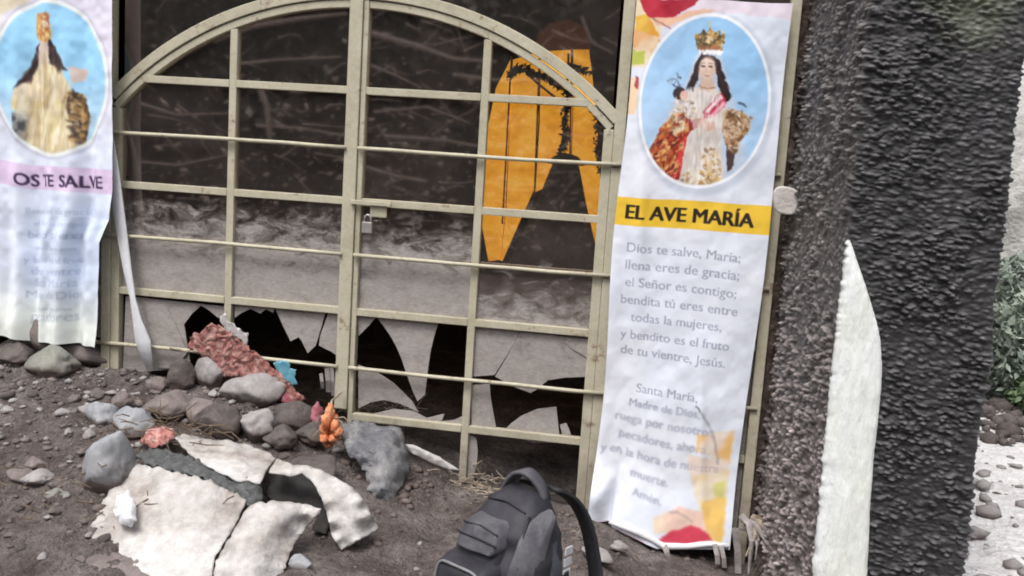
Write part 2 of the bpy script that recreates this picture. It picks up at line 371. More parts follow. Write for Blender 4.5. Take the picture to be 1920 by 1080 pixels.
for pts, r in (([(400, 75), (470, 50), (560, 35), (650, 25)], .05), ([(440, 120), (520, 112), (640, 106)], .022), ([(695, 62), (780, 85), (850, 110), (930, 116)], .045),
               ([(690, 120), (740, 140), (790, 165)], .02), ([(640, 300), (740, 330), (800, 340)], .03), ([(250, 190), (330, 215), (440, 212)], .02), ([(480, 150), (500, 200), (505, 262)], .05),
               ([(700, 210), (800, 200), (880, 230)], .02), ([(720, 255), (830, 262), (900, 275)], .028), ([(230, 300), (330, 310), (430, 290)], .02), ([(270, 120), (350, 100), (430, 60)], .02), ([(480, 235), (560, 240), (650, 255)], .024),
               ([(850, 140), (930, 150), (1010, 150)], .03), ([(1090, 30), (1110, 80), (1150, 100)], .02)):
    br.tube([refl(a, b, 7.6) for a, b in pts], [r, r * .8, r * .6, r * .4][:len(pts)], 6)
for k in range(170):
    x0, y0 = random.uniform(200, 1150), 20 + 430 * random.random(); a = random.gauss(.1, .45); L_ = random.uniform(20, 90); br.tube([refl(x0, y0, 7.7), refl(x0 + L_ * .5 * math.cos(a), y0 + L_ * .5 * math.sin(a) + random.uniform(-6, 6), 7.65), refl(x0 + L_ * math.cos(a), y0 + L_ * math.sin(a), 7.7)], [random.uniform(.004, .012), .006, .003], 4)
tag(br.obj('fallen_branches', M_BRANCH, base=(0, -7.6, 0)), 'bare fallen branches lying over the dark slope', kind='stuff')
Vs = []; Fs = []; nv = 0
bm = bmesh.new(); bmesh.ops.create_icosphere(bm, subdivisions=1, radius=1); bv = np.array([v.co[:] for v in bm.verts]); bf = np.array([[v.index for v in f.verts] for f in bm.faces]); bm.free()
for k in range(1300):
    p = refl(random.uniform(200, 1150), 30 + 440 * random.random() ** .55, 7.7); s = .006 * (7 ** (random.random() ** 2)); a = random.gauss(.1, .6); A_ = np.array([[math.cos(a), 0, -math.sin(a)], [0, 1, 0], [math.sin(a), 0, math.cos(a)]])
    q = (bv * (1 + .9 * (rng.random((len(bv), 1)) - .5)) * [s * random.uniform(1, 2.4), s, s * random.uniform(.4, 1.1)]) @ A_.T + [p.x, p.y - (p.z * .4), p.z]
    Vs.append(q); Fs.append(bf + nv); nv += len(q)
tag(mesh_obj('slope_stones', np.concatenate(Vs), np.concatenate(Fs), M_BRANCH, base=(0, -8, 0)), 'pale stones and litter caught in the undergrowth of the slope', kind='stuff')

# ================================================================== THE SHRINE BUILDING
bld = thing('shrine_building', (0.3, 1.6, -0.3), 'dark walled shrine room behind the arched metal gate', 'building')
b = MB(); b.box((-2.3, 3.0, -.4), (2.45, 3.12, 3.0)); b.obj('back_wall', M_DARKIN, bld)
b = MB(); b.box((-2.42, .06, -.4), (-2.3, 3.0, 3.0)); b.obj('side_wall', M_DARKIN, bld)
b = MB(); b.box((2.33, .06, -.4), (2.45, 2.998, 3.0)); b.obj('side_wall', M_DARKIN, bld)
b = MB(); b.box((-2.42, -.02, 3.002), (2.5, 3.12, 3.14)); b.obj('roof', M_DARKIN, bld)
b = MB(); b.box((-2.298, .02, 2.55), (2.33, .2, 3.0)); b.obj('lintel', M_DARKIN, bld)
b = MB(); b.box((-2.298, .065, -.3), (2.328, 2.998, -.06)); b.obj('floor', M_DARKIN, bld)
b = MB(); b.box((-4.6, -.12, -.3), (-1.955, .05, 2.548)); b.obj('jamb', M_DARKIN, bld)

# --- yellow sheet and figure inside
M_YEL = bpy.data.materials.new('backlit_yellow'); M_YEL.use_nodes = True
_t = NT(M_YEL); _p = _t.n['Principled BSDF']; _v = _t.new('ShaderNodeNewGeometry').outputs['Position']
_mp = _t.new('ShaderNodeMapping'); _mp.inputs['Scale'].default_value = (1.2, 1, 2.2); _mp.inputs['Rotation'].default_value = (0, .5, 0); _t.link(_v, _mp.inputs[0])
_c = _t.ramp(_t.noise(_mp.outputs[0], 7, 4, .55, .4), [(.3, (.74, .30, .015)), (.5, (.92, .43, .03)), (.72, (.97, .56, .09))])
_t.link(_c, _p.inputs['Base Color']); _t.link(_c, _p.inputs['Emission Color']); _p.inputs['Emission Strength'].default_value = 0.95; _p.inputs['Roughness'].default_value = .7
M_BROWN = mat('rust_brown', [(.05, .02, .012), (.10, .045, .025)], .8, 5)
_b = M_BROWN.node_tree.nodes['Principled BSDF']; _b.inputs['Emission Color'].default_value = (.30, .10, .04, 1); _b.inputs['Emission Strength'].default_value = .16  # faint glow added to lighten the unlit brown arch top and bars
M_SIL = mat('dark_robe', [(.035, .028, .03), (.10, .085, .085), (.16, .14, .14)], .9, 9, .6, 25, .02, fine=.4)
M_BLACK = mat('black_iron', [(.012, .01, .01), (.022, .018, .016)], .7, 8)
YY = 0.42
base = at(1010, 520, YY)
yel = thing('yellow_panel', (base[0], YY, base[2]), 'glowing yellow panel with dark vertical bars behind the right gate leaf', 'panel')
def slab(mb, poly, Y, th=0.012):
    P = [at(a, b_, Y) for a, b_ in poly]; n = len(P)
    V = [(p[0], Y, p[2]) for p in P] + [(p[0], Y + th, p[2]) for p in P]
    F = [tuple(range(n))[::-1], tuple(range(n, 2 * n))] + [(i, (i + 1) % n, n + (i + 1) % n, n + i) for i in range(n)]
    mb.add(V, F)
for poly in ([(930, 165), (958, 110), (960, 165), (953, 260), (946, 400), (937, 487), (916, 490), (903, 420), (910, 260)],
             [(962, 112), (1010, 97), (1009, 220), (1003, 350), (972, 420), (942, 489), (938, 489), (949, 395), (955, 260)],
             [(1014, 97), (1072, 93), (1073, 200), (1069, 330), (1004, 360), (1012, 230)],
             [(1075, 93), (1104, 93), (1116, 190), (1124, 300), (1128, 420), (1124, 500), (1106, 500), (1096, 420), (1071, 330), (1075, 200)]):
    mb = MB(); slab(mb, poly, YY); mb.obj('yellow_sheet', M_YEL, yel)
for x0, y0, x1, y1 in ((959, 105, 942, 420), (1012, 92, 1002, 370), (1072, 88, 1068, 340)):
    p0, p1 = at(x0, y0, YY - .006), at(x1, y1, YY - .006); mb = MB(); mb.tube([tuple(p0), tuple(p1)], .0045, 6); mb.obj('bar', M_BROWN, yel)
mb = MB(); slab(mb, [(1004, 95), (1006, 66), (1028, 44), (1065, 36), (1098, 52), (1108, 92)], YY + .002, .02); mb.obj('arch_top', M_BROWN, yel)
# figure
sY = 0.30; fb = at(1030, 560, sY); ft = at(1046, 300, sY)
st = thing('robed_statue', (fb[0], sY, fb[2] - .3), 'dark hooded figure in a spreading robe standing before the yellow panel', 'statue')
def lathe(mb, prof, c, n=20, sy=1.0, lean=0.0):
    V = []; F = []
    for k, (r, z) in enumerate(prof):
        for j in range(n):
            a = 2 * math.pi * j / n; V.append((c[0] + r * math.cos(a) + lean * z, c[1] + sy * r * math.sin(a), c[2] + z))
    for k in range(len(prof) - 1):
        for j in range(n): F.append((k * n + j, k * n + (j + 1) % n, (k + 1) * n + (j + 1) % n, (k + 1) * n + j))
    F.append(tuple(range(n))[::-1]); F.append(tuple((len(prof) - 1) * n + j for j in range(n))); mb.add(V, F)
H = ft[2] - fb[2]; c = (fb[0], sY, fb[2] - .3)
mb = MB(); lathe(mb, [(.33, -.1), (.31, .2), (.235, .3 + H * .22), (.165, .3 + H * .5), (.115, .3 + H * .72), (.085, .3 + H * .87), (.066, .3 + H * .96), (.05, .3 + H)], c, 24, .45, .035); mb.obj('robe', M_SIL, st, True)
mb = MB(); lathe(mb, [(.088, 0), (.094, .012), (.07, .028), (.055, .042), (.03, .05), (.01, .054)], (c[0] + .035 * (.3 + H), sY, c[2] + .3 + H * .97), 18, .6); mb.obj('hood', M_BLACK, st, True)
# withered garland
gl_ = thing('leaf_garland', tuple(at(1055, 290, .36)), 'withered leaf garland hanging in front of the yellow panel', 'garland')
Vs = []; Fs = []; nv = 0
for pts in ([(1062, 170), (1064, 200), (1058, 230), (1062, 255), (1056, 275), (1052, 292)], [(955, 142), (968, 130), (985, 128), (1000, 140), (1018, 144), (1036, 150), (1052, 165)], [(1070, 125), (1085, 130), (1100, 135)], [(1118, 200), (1122, 240), (1122, 285), (1128, 320)]):
    for (a0, b0), (a1, b1) in zip(pts[:-1], pts[1:]):
        for s_ in np.linspace(0, 1, 6):
            P = at(a0 + (a1 - a0) * s_, b0 + (b1 - b0) * s_, .36); V, F = leaf_cloud(P, (.022, .02, .022), 9, .017, int(a0 + b0 + s_ * 50)); Vs.append(V); Fs.append(F + nv); nv += len(V)
mesh_obj('leaves', np.concatenate(Vs), np.concatenate(Fs), M_BLACK, gl_)
mb = MB()
for pts in ([(1066, 100), (1063, 170), (1060, 230), (1050, 292)], [(950, 145), (985, 130), (1030, 150), (1062, 172)], [(985, 135), (1010, 158), (1040, 182)]):
    mb.tube([tuple(at(a, b_, .362)) for a, b_ in pts], .006, 5)
mb.obj('stem', M_BLACK, gl_)

# ================================================================== THE GATE
XL, XV1, XV2, XR = -1.221, -0.6057, 0.5967, 1.19
ZB = [1.8, 1.5382, 1.2918, 1.044, 0.7725, 0.5059, 0.2624]
ZTOP = 2.52; R_OUT, CZ = 1.678, 0.539
def arch_pts(r, x0, x1, n=40): return [(x, 0, CZ + math.sqrt(max(r * r - x * x, 0))) for x in np.linspace(x0, x1, n)]
def arch_mesh(mb, r0, r1, x0, x1, y0, y1, n=40):
    V = []; F = []
    a0, a1 = math.asin(x0 / r1), math.asin(x1 / r1)
    for a in np.linspace(a0, a1, n):
        for r, y in ((r0, y0), (r1, y0), (r1, y1), (r0, y1)): V.append((r * math.sin(a), y, CZ + r * math.cos(a)))
    for i in range(n - 1):
        for j in range(4): F.append((i * 4 + j, (i + 1) * 4 + j, (i + 1) * 4 + (j + 1) % 4, i * 4 + (j + 1) % 4))
    F.append((0, 1, 2, 3)); F.append(tuple((n - 1) * 4 + j for j in (3, 2, 1, 0))); mb.add(V, F)
GRP = None
fr = thing('arched_gateway', (0, 0, -.1), 'fixed cream metal frame with the outer arch, posts and glazed side panels', 'gateway')
def bx(name, lo, hi, parent, m=M_PAINT, bv=.004):
    mb = MB(); mb.box(lo, hi); o = mb.obj(name, m, parent)
    return bevel(o, bv, 2) if bv else o
bx('post', (XL - .045, -.03, -.2), (XL + .003, .035, ZTOP), fr)
bx('post', (XR - .004, -.03, -.2), (XR + .046, .035, ZTOP), fr)
bx('post', (-1.95, -.03, -.2), (-1.91, .035, ZTOP), fr)
bx('post', (1.885, -.03, -.25), (1.93, .035, ZTOP), fr)
bx('head_rail', (-1.95, -.028, ZTOP + .001), (1.93, .033, ZTOP + .05), fr)
mb = MB(); arch_mesh(mb, R_OUT - .012, R_OUT + .036, -1.235, 1.215, -.027, .03, 48); bevel(mb.obj('outer_arch', M_PAINT, fr), .003, 1)
for z in ZB:   # rods of the two side panels run on across the posts
    thin = ZB.index(z) % 2 == 1
    for x0, x1 in ((-1.909, XL - .047), (XR + .048, 1.883)):
        mb = MB()
        if thin: mb.tube([(x0 - .03, -.036, z), (x1 + .03, -.036, z)], .0095, 8); mb.obj('rod', M_PAINT, fr, True)
        else: mb.box((x0, -.02, z - .015), (x1, .018, z + .015)); mb.obj('rail', M_PAINT, fr)
# spandrel glass between arch and posts
for sgn in (-1, 1):
    xs = np.linspace(0, 1.17, 24); n = len(xs)
    up = [(sgn * x, ZTOP) for x in xs]; lo = [(sgn * x, CZ + math.sqrt((R_OUT + .03) ** 2 - x * x)) for x in xs]
    V = [(x, .006, z) for x, z in up + lo] + [(x, .010, z) for x, z in up + lo]; F = []
    for i in range(n - 1):
        F += [(i, i + 1, n + i + 1, n + i), (2 * n + i, 3 * n + i, 3 * n + i + 1, 2 * n + i + 1)]
    mesh_obj('glass_pane', V, F, M_GLASS, fr)
for x0, x1 in ((-1.908, XL - .048), (XR + .049, 1.882)):
    for z0, z1 in ((1.309, ZTOP - .01), (.79, 1.274)) + (((-.1, .755),) if x0 > 0 else ((.52, .755),)):
        mb = MB(); mb.box((x0, .006, z0), (x1, .010, z1)); mb.obj('glass_pane', M_GLASS, fr)

YG0, YG1 = .004, .008
def leaf(side, label):
    s = -1 if side == 'l' else 1
    lf = thing('gate_leaf', (s * .6, 0, 0), label, 'gate')
    xo = XL + .026 if s < 0 else XR - .027           # outer stile
    xin0, xin1 = (-.045, .017) if s < 0 else (.019, .043)
    xv = XV1 if s < 0 else XV2
    zs = CZ + math.sqrt((R_OUT - .05) ** 2 - xo * xo) + .012
    bx('stile', (xo - .022, -.024, -.12 if s > 0 else 0.1), (xo + .022, .022, zs), lf)
    bx('stile', (xin0, -.034 if s < 0 else -.022, .30 if s < 0 else .22), (xin1, .0215, CZ + R_OUT - .013), lf)
    mb = MB(); a0, a1 = (xo - .02, xin0 - .001) if s < 0 else (xin1 + .001, xo + .02); arch_mesh(mb, R_OUT - .050, R_OUT - .016, a0, a1, -.019, .019, 36); bevel(mb.obj('inner_arch', M_PAINT, lf), .003, 1)
    zv = CZ + math.sqrt((R_OUT - .05) ** 2 - xv * xv)
    bx('mullion', (xv - .018, -.018, .0 if s > 0 else .52), (xv + .018, .02, zv), lf)
    lo, hi = (xo + .022, xin0) if s < 0 else (xin1, xo - .022)
    for i, z in enumerate(ZB):
        if s < 0 and i == 6: continue
        mb = MB()
        if i % 2 == 1:
            l2, h2 = (XL - .05, xin0 + .01) if s < 0 else (xin1 - .02, XR + .055)
            sag = .004 * math.sin(i * 3 + s)
            pts = [(x, -.040 if abs(x - (l2 + h2) / 2) < 9 else 0, z + sag * math.sin(math.pi * (x - l2) / (h2 - l2)) + random.uniform(-.0015, .0015)) for x in np.linspace(l2, h2, 9)]
            mb.tube(pts, .0095, 10); mb.obj('rod', M_PAINT, lf, True)
        else:
            lo2, hi2 = lo, hi
            if i == 0:
                xa = math.sqrt((R_OUT - .05) ** 2 - (z - .019 - CZ) ** 2) + .012
                lo2, hi2 = (max(-xa, lo), hi) if s < 0 else (lo, min(xa, hi))
            mid = sorted([lo2, xv - .018, xv + .018, hi2])
            for a, c_ in ((mid[0], mid[1]), (mid[2], mid[3])):
                bx('rail', (a, -.0205, z - .017), (c_, .017, z + .017), lf, bv=.003)
    # whole panes
    cols = [(lo + .001, xv - .018), (xv + .018, hi - .001)]
    for x0, x1 in cols:
        for z0, z1 in ((1.309, 1.783), (.790, 1.274)):
            mb = MB(); mb.box((x0, YG0, z0), (x1, YG1, z1)); mb.obj('glass_pane', M_GLASS, lf)
        xs = np.linspace(x0, x1, 14); n = len(xs); zt = [max(1.818, CZ + math.sqrt((R_OUT - .048) ** 2 - x * x)) for x in xs]
        V = []; F = []
        for y in (YG0, YG1): V += [(x, y, 1.818) for x in xs] + [(x, y, z) for x, z in zip(xs, zt)]
        for i in range(n - 1): F += [(i, i + 1, n + i + 1, n + i), (2 * n + i, 3 * n + i, 3 * n + i + 1, 2 * n + i + 1)]
        mesh_obj('glass_pane', V, F, M_GLASS, lf)
    return lf
leafL = leaf('l', 'arched gate leaf on the side of the folded banner, buried by rocks at its foot')
leafR = leaf('r', 'arched gate leaf next to the Ave María banner, lower panes smashed to shards')
def shard(poly, parent, Y=.004, tilt=0.0, name='glass_shard'):
    P = [at(a, b_, Y) for a, b_ in poly]; zc = np.mean([p[2] for p in P]); n = len(P)
    V = [(p[0], Y + tilt * (p[2] - zc), p[2]) for p in P]; V += [(x, y + .005, z) for x, y, z in V]
    area = sum(V[i][0] * V[(i + 1) % n][2] - V[(i + 1) % n][0] * V[i][2] for i in range(n))
    f = tuple(range(n)); 
    if area < 0: f = f[::-1]
    F = [f, tuple(i + n for i in f[::-1])] + [(i, (i + 1) % n, n + (i + 1) % n, n + i) for i in range(n)]
    return mesh_obj(name, V, F, M_GLASS, parent)
for poly, t_ in (([(236, 555), (425, 575), (427, 600), (408, 595), (392, 582), (377, 573), (360, 588), (345, 608), (350, 640), (358, 690), (230, 700)], 0),
              ([(440, 570), (515, 577), (512, 586), (498, 580), (488, 588), (470, 579), (452, 587), (440, 596)], 0),
              ([(515, 577), (610, 585), (601, 618), (592, 648), (577, 662), (566, 640), (560, 632), (545, 640), (530, 610)], .02),
              ([(616, 586), (645, 588), (645, 676), (622, 660), (598, 648), (600, 630)], 0)): shard(poly, leafL, .004, t_)
shard([(268, 562), (306, 566), (330, 612), (352, 660), (330, 690), (300, 690), (284, 630)], leafL, -.004, .03)
for poly, t_ in (([(672, 583), (694, 590), (703, 597), (690, 612), (672, 630)], 0),
              ([(704, 592), (822, 604), (813, 633), (807, 660), (803, 687), (800, 715), (797, 740), (783, 752), (773, 730), (762, 700), (753, 673), (742, 648), (730, 627)], .02),
              ([(672, 684), (697, 693), (720, 706), (740, 720), (758, 738), (773, 753), (784, 773), (770, 766), (750, 757), (720, 750), (696, 754), (672, 766)], -.03),
              ([(692, 784), (700, 776), (737, 767), (775, 771), (800, 784), (816, 780), (833, 776), (828, 790), (850, 788), (868, 780), (868, 806), (692, 790)], .03),
              ([(888, 611), (975, 621), (963, 645), (950, 667), (927, 703), (888, 706)], 0),
              ([(976, 622), (1108, 636), (1108, 706), (1060, 708), (1027, 713), (1010, 728), (995, 737), (970, 728), (950, 718), (928, 706), (951, 668)], -.015),
              ([(884, 723), (918, 720), (920, 745), (923, 763), (930, 802), (884, 800)], 0),
              ([(940, 812), (958, 794), (977, 780), (1007, 767), (1043, 763), (1046, 790), (1050, 830), (1000, 830)], .02),
              ([(1050, 797), (1062, 793), (1068, 808), (1076, 832), (1058, 832)], 0),
              ([(878, 812), (893, 822), (896, 845), (893, 877), (884, 902), (876, 902)], 0)): shard(poly, leafR, .004, t_)
shard([(1052, 632), (1106, 638), (1106, 674), (1090, 664), (1072, 654)], leafR, -.002, .02)
# latch on the right leaf, padlock hanging from it
p = at(695, 381, -.04)
bx('latch_bar', (p[0] - .095, -.052, p[2] - .010), (p[0] + .10, -.036, p[2] + .010), leafR, M_PAINT, .003)
p = at(708, 395, -.03); bx('latch_plate', (p[0] - .035, -.036, p[2] - .03), (p[0] + .045, -.026, p[2] + .025), leafR, M_PAINT, .003)
M_STEEL = mat('dull_steel', [(.38, .36, .35), (.55, .53, .52)], .4, 20, .2, 60, .002); M_STEEL.node_tree.nodes['Principled BSDF'].inputs['Metallic'].default_value = .6
p = at(689, 424, -.055); pk = thing('padlock', (p[0], p[1], p[2] - .03), 'small grey padlock hanging from the gate latch', 'padlock')
mb = MB(); mb.box((p[0] - .024, -.068, p[2] - .032), (p[0] + .024, -.046, p[2] + .02)); bevel(mb.obj('body', M_STEEL, pk), .004, 2)
mb = MB(); mb.tube([(p[0] + .016 * math.cos(a), -.057, p[2] + .026 + .026 * math.sin(a)) for a in np.linspace(-.3, math.pi + .3, 12)], .0045, 8); mb.obj('shackle', M_STEEL, pk, True)

# ================================================================== THE PILLAR (rough dark stucco)
def pillar():
    lean0 = lambda z, xt, xb: xt + (xb - xt) * (2.13 - z) / 2.0
    A_t, A_b = at(1640, 0, -.9)[0], at(1527, 1080, -.9)[0]
    B_t, B_b = at(1925, 0, -.9)[0], at(1812, 1080, -.9)[0]
    zt, zb = at(1640, 0, -.9)[2], at(1527, 1080, -.9)[2]
    sl = ((A_b - A_t) + (B_b - B_t)) / 2 / (zb - zt)
    A0 = (A_t + A_b) / 2; B0 = (B_t + B_b) / 2; zm = (zt + zb) / 2
    jx = at(1480, 400, 0)[0]
    rc = .018
    prof = []                                              # (x, y, nx, ny)
    def seg(p, q, step, skip_ends=True):
        p = np.array(p, float); q = np.array(q, float); L = np.linalg.norm(q - p); n = max(2, int(L / step)); d = (q - p) / L
        for k in range(n): prof.append((*(p + (q - p) * k / n), d[1], -d[0]))
    def arc(c, r, a0, a1, n):
        for a in np.linspace(a0, a1, n, endpoint=False): prof.append((c[0] + r * math.cos(a), c[1] + r * math.sin(a), math.cos(a), math.sin(a)))
    seg((jx, .0), (A0, -.9 + rc), .0055)
    ang0 = math.atan2(-(A0 - jx), -(.9 - rc)) # normal direction of reveal
    arc((A0 + rc, -.9 + rc), rc, math.pi + .05, 1.5 * math.pi, 6)
    seg((A0 + rc, -.9), (B0 - rc, -.9), .004)
    arc((B0 - rc, -.9 + rc), rc, 1.5 * math.pi, 2 * math.pi, 6)
    seg((B0, -.9 + rc), (B0, -.2), .03); seg((B0, -.2), (B0 - .1, -.12), .05); seg((B0 - .1, -.12), (jx + .01, 0.0), .1)
    prof = np.array(prof); n = len(prof)
    s = np.r_[0, np.cumsum(np.hypot(*np.diff(prof[:, :2], axis=0).T))]
    zz = np.concatenate([np.arange(-.3, 2.5, .0036), [2.6, 2.75]]); m = len(zz)
    Sg, Zg = np.meshgrid(s, zz)
    wx = fbm(Sg * 14, Zg * 14, 61, 2) * .012; wz = fbm(Sg * 14, Zg * 14, 62, 2) * .012
    stretch = np.where(Sg < 0.88, 1.0, 1.3); revz = np.where(Sg < .88, 1.5, 1.0)
    f1, idv = worley((Sg + wx) / (.0185 * stretch * revz), (Zg + wz + .1 * Sg) / (.0112 * revz), 5)
    f2, id2 = worley((Sg - wx) / .05, (Zg + wz) / .028, 8)
    hgt = np.clip(1 - f1 * 1.1, 0, 1) ** .8 * (.004 + .019 * idv ** 1.3) + np.clip(1 - f2, 0, 1) * .010 * (id2 > .55)
    hgt *= np.where(Sg < .88, 1.0, .72) * (.55 + .9 * sstep(-.35, .35, fbm(Sg * 9, Zg * 6, 68, 3)))
    hgt += .006 * fbm(Sg * 5, Zg * 5, 66, 3) + .0022 * fbm(Sg * 160, Zg * 160, 67, 2)
    X = prof[None, :, 0] + prof[None, :, 2] * hgt + sl * (Zg - zm) * np.clip(-prof[None, :, 1] / .9, 0, 1)
    Y = prof[None, :, 1] + prof[None, :, 3] * hgt
    i = np.arange(n * m).reshape(m, n); j = np.roll(i, -1, 1)
    F = np.stack([i[:-1], j[:-1], j[1:], i[1:]], -1).reshape(-1, 4)
    V = np.c_[X.ravel(), Y.ravel(), Zg.ravel()]
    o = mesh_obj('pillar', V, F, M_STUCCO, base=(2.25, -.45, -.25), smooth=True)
    ztop = len(V) - n
    tag(o, 'dark pillar of rough pebbly stucco at the end of the gate wall', 'pillar')
    # stucco colour: grey-brown, with the lit gate side painted paler than the shaded front
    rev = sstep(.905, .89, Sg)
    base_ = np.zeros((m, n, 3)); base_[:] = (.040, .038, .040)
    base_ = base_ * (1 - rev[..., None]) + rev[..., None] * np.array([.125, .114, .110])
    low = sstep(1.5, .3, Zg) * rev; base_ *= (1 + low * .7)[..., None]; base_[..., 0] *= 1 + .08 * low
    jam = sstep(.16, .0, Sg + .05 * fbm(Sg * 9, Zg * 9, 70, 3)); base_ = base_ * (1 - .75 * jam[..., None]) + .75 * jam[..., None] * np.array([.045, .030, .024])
    chips = sstep(.55, .95, idv) * sstep(.75, .15, f1); base_ *= (0.72 + np.where(Sg < .88, 1.1, 2.6) * chips)[..., None]  # paler chip tops put specks of light into the colour
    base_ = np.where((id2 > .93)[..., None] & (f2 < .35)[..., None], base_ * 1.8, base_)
    mo = sstep(2.02, 2.3, Zg + .22 * fbm(Sg * 5, Zg * 5, 71, 3)) * sstep(.95, 1.1, Sg); base_ = base_ * (1 - .7 * mo[..., None]) + .7 * mo[..., None] * np.array([.22, .25, .15])
    pu = sstep(.15, .4, fbm(Sg * 4, Zg * 4, 72, 3)) * sstep(1.6, 2.0, Zg); base_ = base_ * (1 - .4 * pu[..., None]) + .4 * pu[..., None] * np.array([.075, .06, .09])
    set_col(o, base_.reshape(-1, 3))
    return o
pil = pillar()
# white strip tapering up the corner
M_WSTRIP = mat('white_strip_paint', [(.70, .73, .63), (.77, .79, .76), (.82, .84, .87)], .7, 3.2, .5, 26, .02, fine=.16, stretch=(1.6, 1, .45))
def strip_part():
    Rr = [(1594, 450), (1603, 474), (1612, 502), (1625, 540), (1636, 575), (1646, 610), (1652, 640), (1655, 690), (1652, 740), (1646, 800), (1640, 850), (1636, 900), (1632, 950), (1630, 1010), (1626, 1080), (1622, 1140), (1616, 1230)]
    Lf = [(1589, 452), (1586, 474), (1583, 502), (1579, 540), (1575, 575), (1571, 610), (1568, 640), (1562, 690), (1557, 740), (1551, 800), (1546, 850), (1541, 900), (1537, 950), (1532, 1010), (1526, 1080), (1520, 1140), (1512, 1230)]
    V = []; F = []; nc = 14; rows = []
    n0 = len(Rr)
    tt = np.linspace(0, n0 - 1, 130); L2 = np.array([np.interp(tt, range(n0), [p[k] for p in Lf]) for k in (0, 1)]).T; R2 = np.array([np.interp(tt, range(n0), [p[k] for p in Rr]) for k in (0, 1)]).T
    L2[:, 0] += rng.normal(0, 1.5, 130); R2[:, 0] += rng.normal(0, .25, 130)
    for k in range(130):
        for j in range(nc):
            u = j / (nc - 1); q = L2[k] * (1 - u) + R2[k] * u
            P = at(q[0], q[1], -.93); bow = math.sin(math.pi * min(1, u * 1.0)) ** .5 * .016
            V.append((P[0], -.924 - bow * min(1, k / 25 + .15) - .005 * float(fbm(P[0] * 16, P[2] * 7, 77, 4)), P[2]))
    for k in range(129):
        for j in range(nc - 1): F.append((k * nc + j, (k + 1) * nc + j, (k + 1) * nc + j + 1, k * nc + j + 1))
    N = len(V); V += [(x, -.90, z) for x, y, z in V]
    F += [tuple(a + N for a in f[::-1]) for f in F]
    for k in range(129):
        F.append((k * nc, N + k * nc, N + (k + 1) * nc, (k + 1) * nc)); F.append((k * nc + nc - 1, (k + 1) * nc + nc - 1, N + (k + 1) * nc + nc - 1, N + k * nc + nc - 1))
    o = mesh_obj('white_strip', V, F, M_WSTRIP, pil, True); o['label'] = 'smooth white strip tapering to a point up the pillar corner'
strip_part()
# narrow jamb between the panel frame and the pillar
M_JAMB = mat('muddy_jamb', [(.04, .026, .02), (.085, .058, .046), (.15, .115, .10)], .95, 14, .9, 60, .02, fine=.5)
jx0, jx1 = 1.932, at(1484, 400, 0)[0] + .02
jz = np.arange(-.25, 2.55, .012); ju = np.linspace(0, 1, 12); JU, JZ = np.meshgrid(ju, jz)
JY = -.012 - .022 * np.abs(fbm(JU * 4, JZ * 16, 81, 4)); JX = jx0 + (jx1 - jx0) * JU
V = np.c_[JX.ravel(), JY.ravel(), JZ.ravel()]; N = len(V); F = grid_faces(12, len(jz))
jm = mesh_obj('brick_jamb', V, F, M_JAMB, smooth=True, base=(1.95, 0, -.25))
tag(jm, 'narrow dark brown jamb between the banner frame and the pillar', 'jamb')
# pale plate stuck beside the yellow band
p = at(1473, 376, -.17); _k = 1.05
mb = MB(); ol = [((.047 + .004 * math.sin(3 * a_)) * math.copysign(abs(math.cos(a_)) ** .7, math.cos(a_)), (.056 + .004 * math.cos(2 * a_ + 1)) * math.copysign(abs(math.sin(a_)) ** .7, math.sin(a_))) for a_ in [-2 * math.pi * q_ / 18 for q_ in range(18)]]
mb.add([(p[0] + a * _k, -.195, p[2] + c_ * _k) for a, c_ in ol] + [(p[0] + a * 1.08, -.15, p[2] + c_ * 1.08) for a, c_ in ol], [tuple(range(18)), tuple(range(18, 36))[::-1]] + [(i, 18 + i, 18 + (i + 1) % 18, (i + 1) % 18) for i in range(18)])
M_PLATE = mat('pale_plate', [(.52, .47, .44), (.68, .63, .60)], .8, 20, .5, 50, .01, fine=.3)
o = mb.obj('wall_plate', M_PLATE); bevel(o, .006, 2); tag(o, 'small pale rounded plate fixed beside the yellow band of the banner', 'plate')

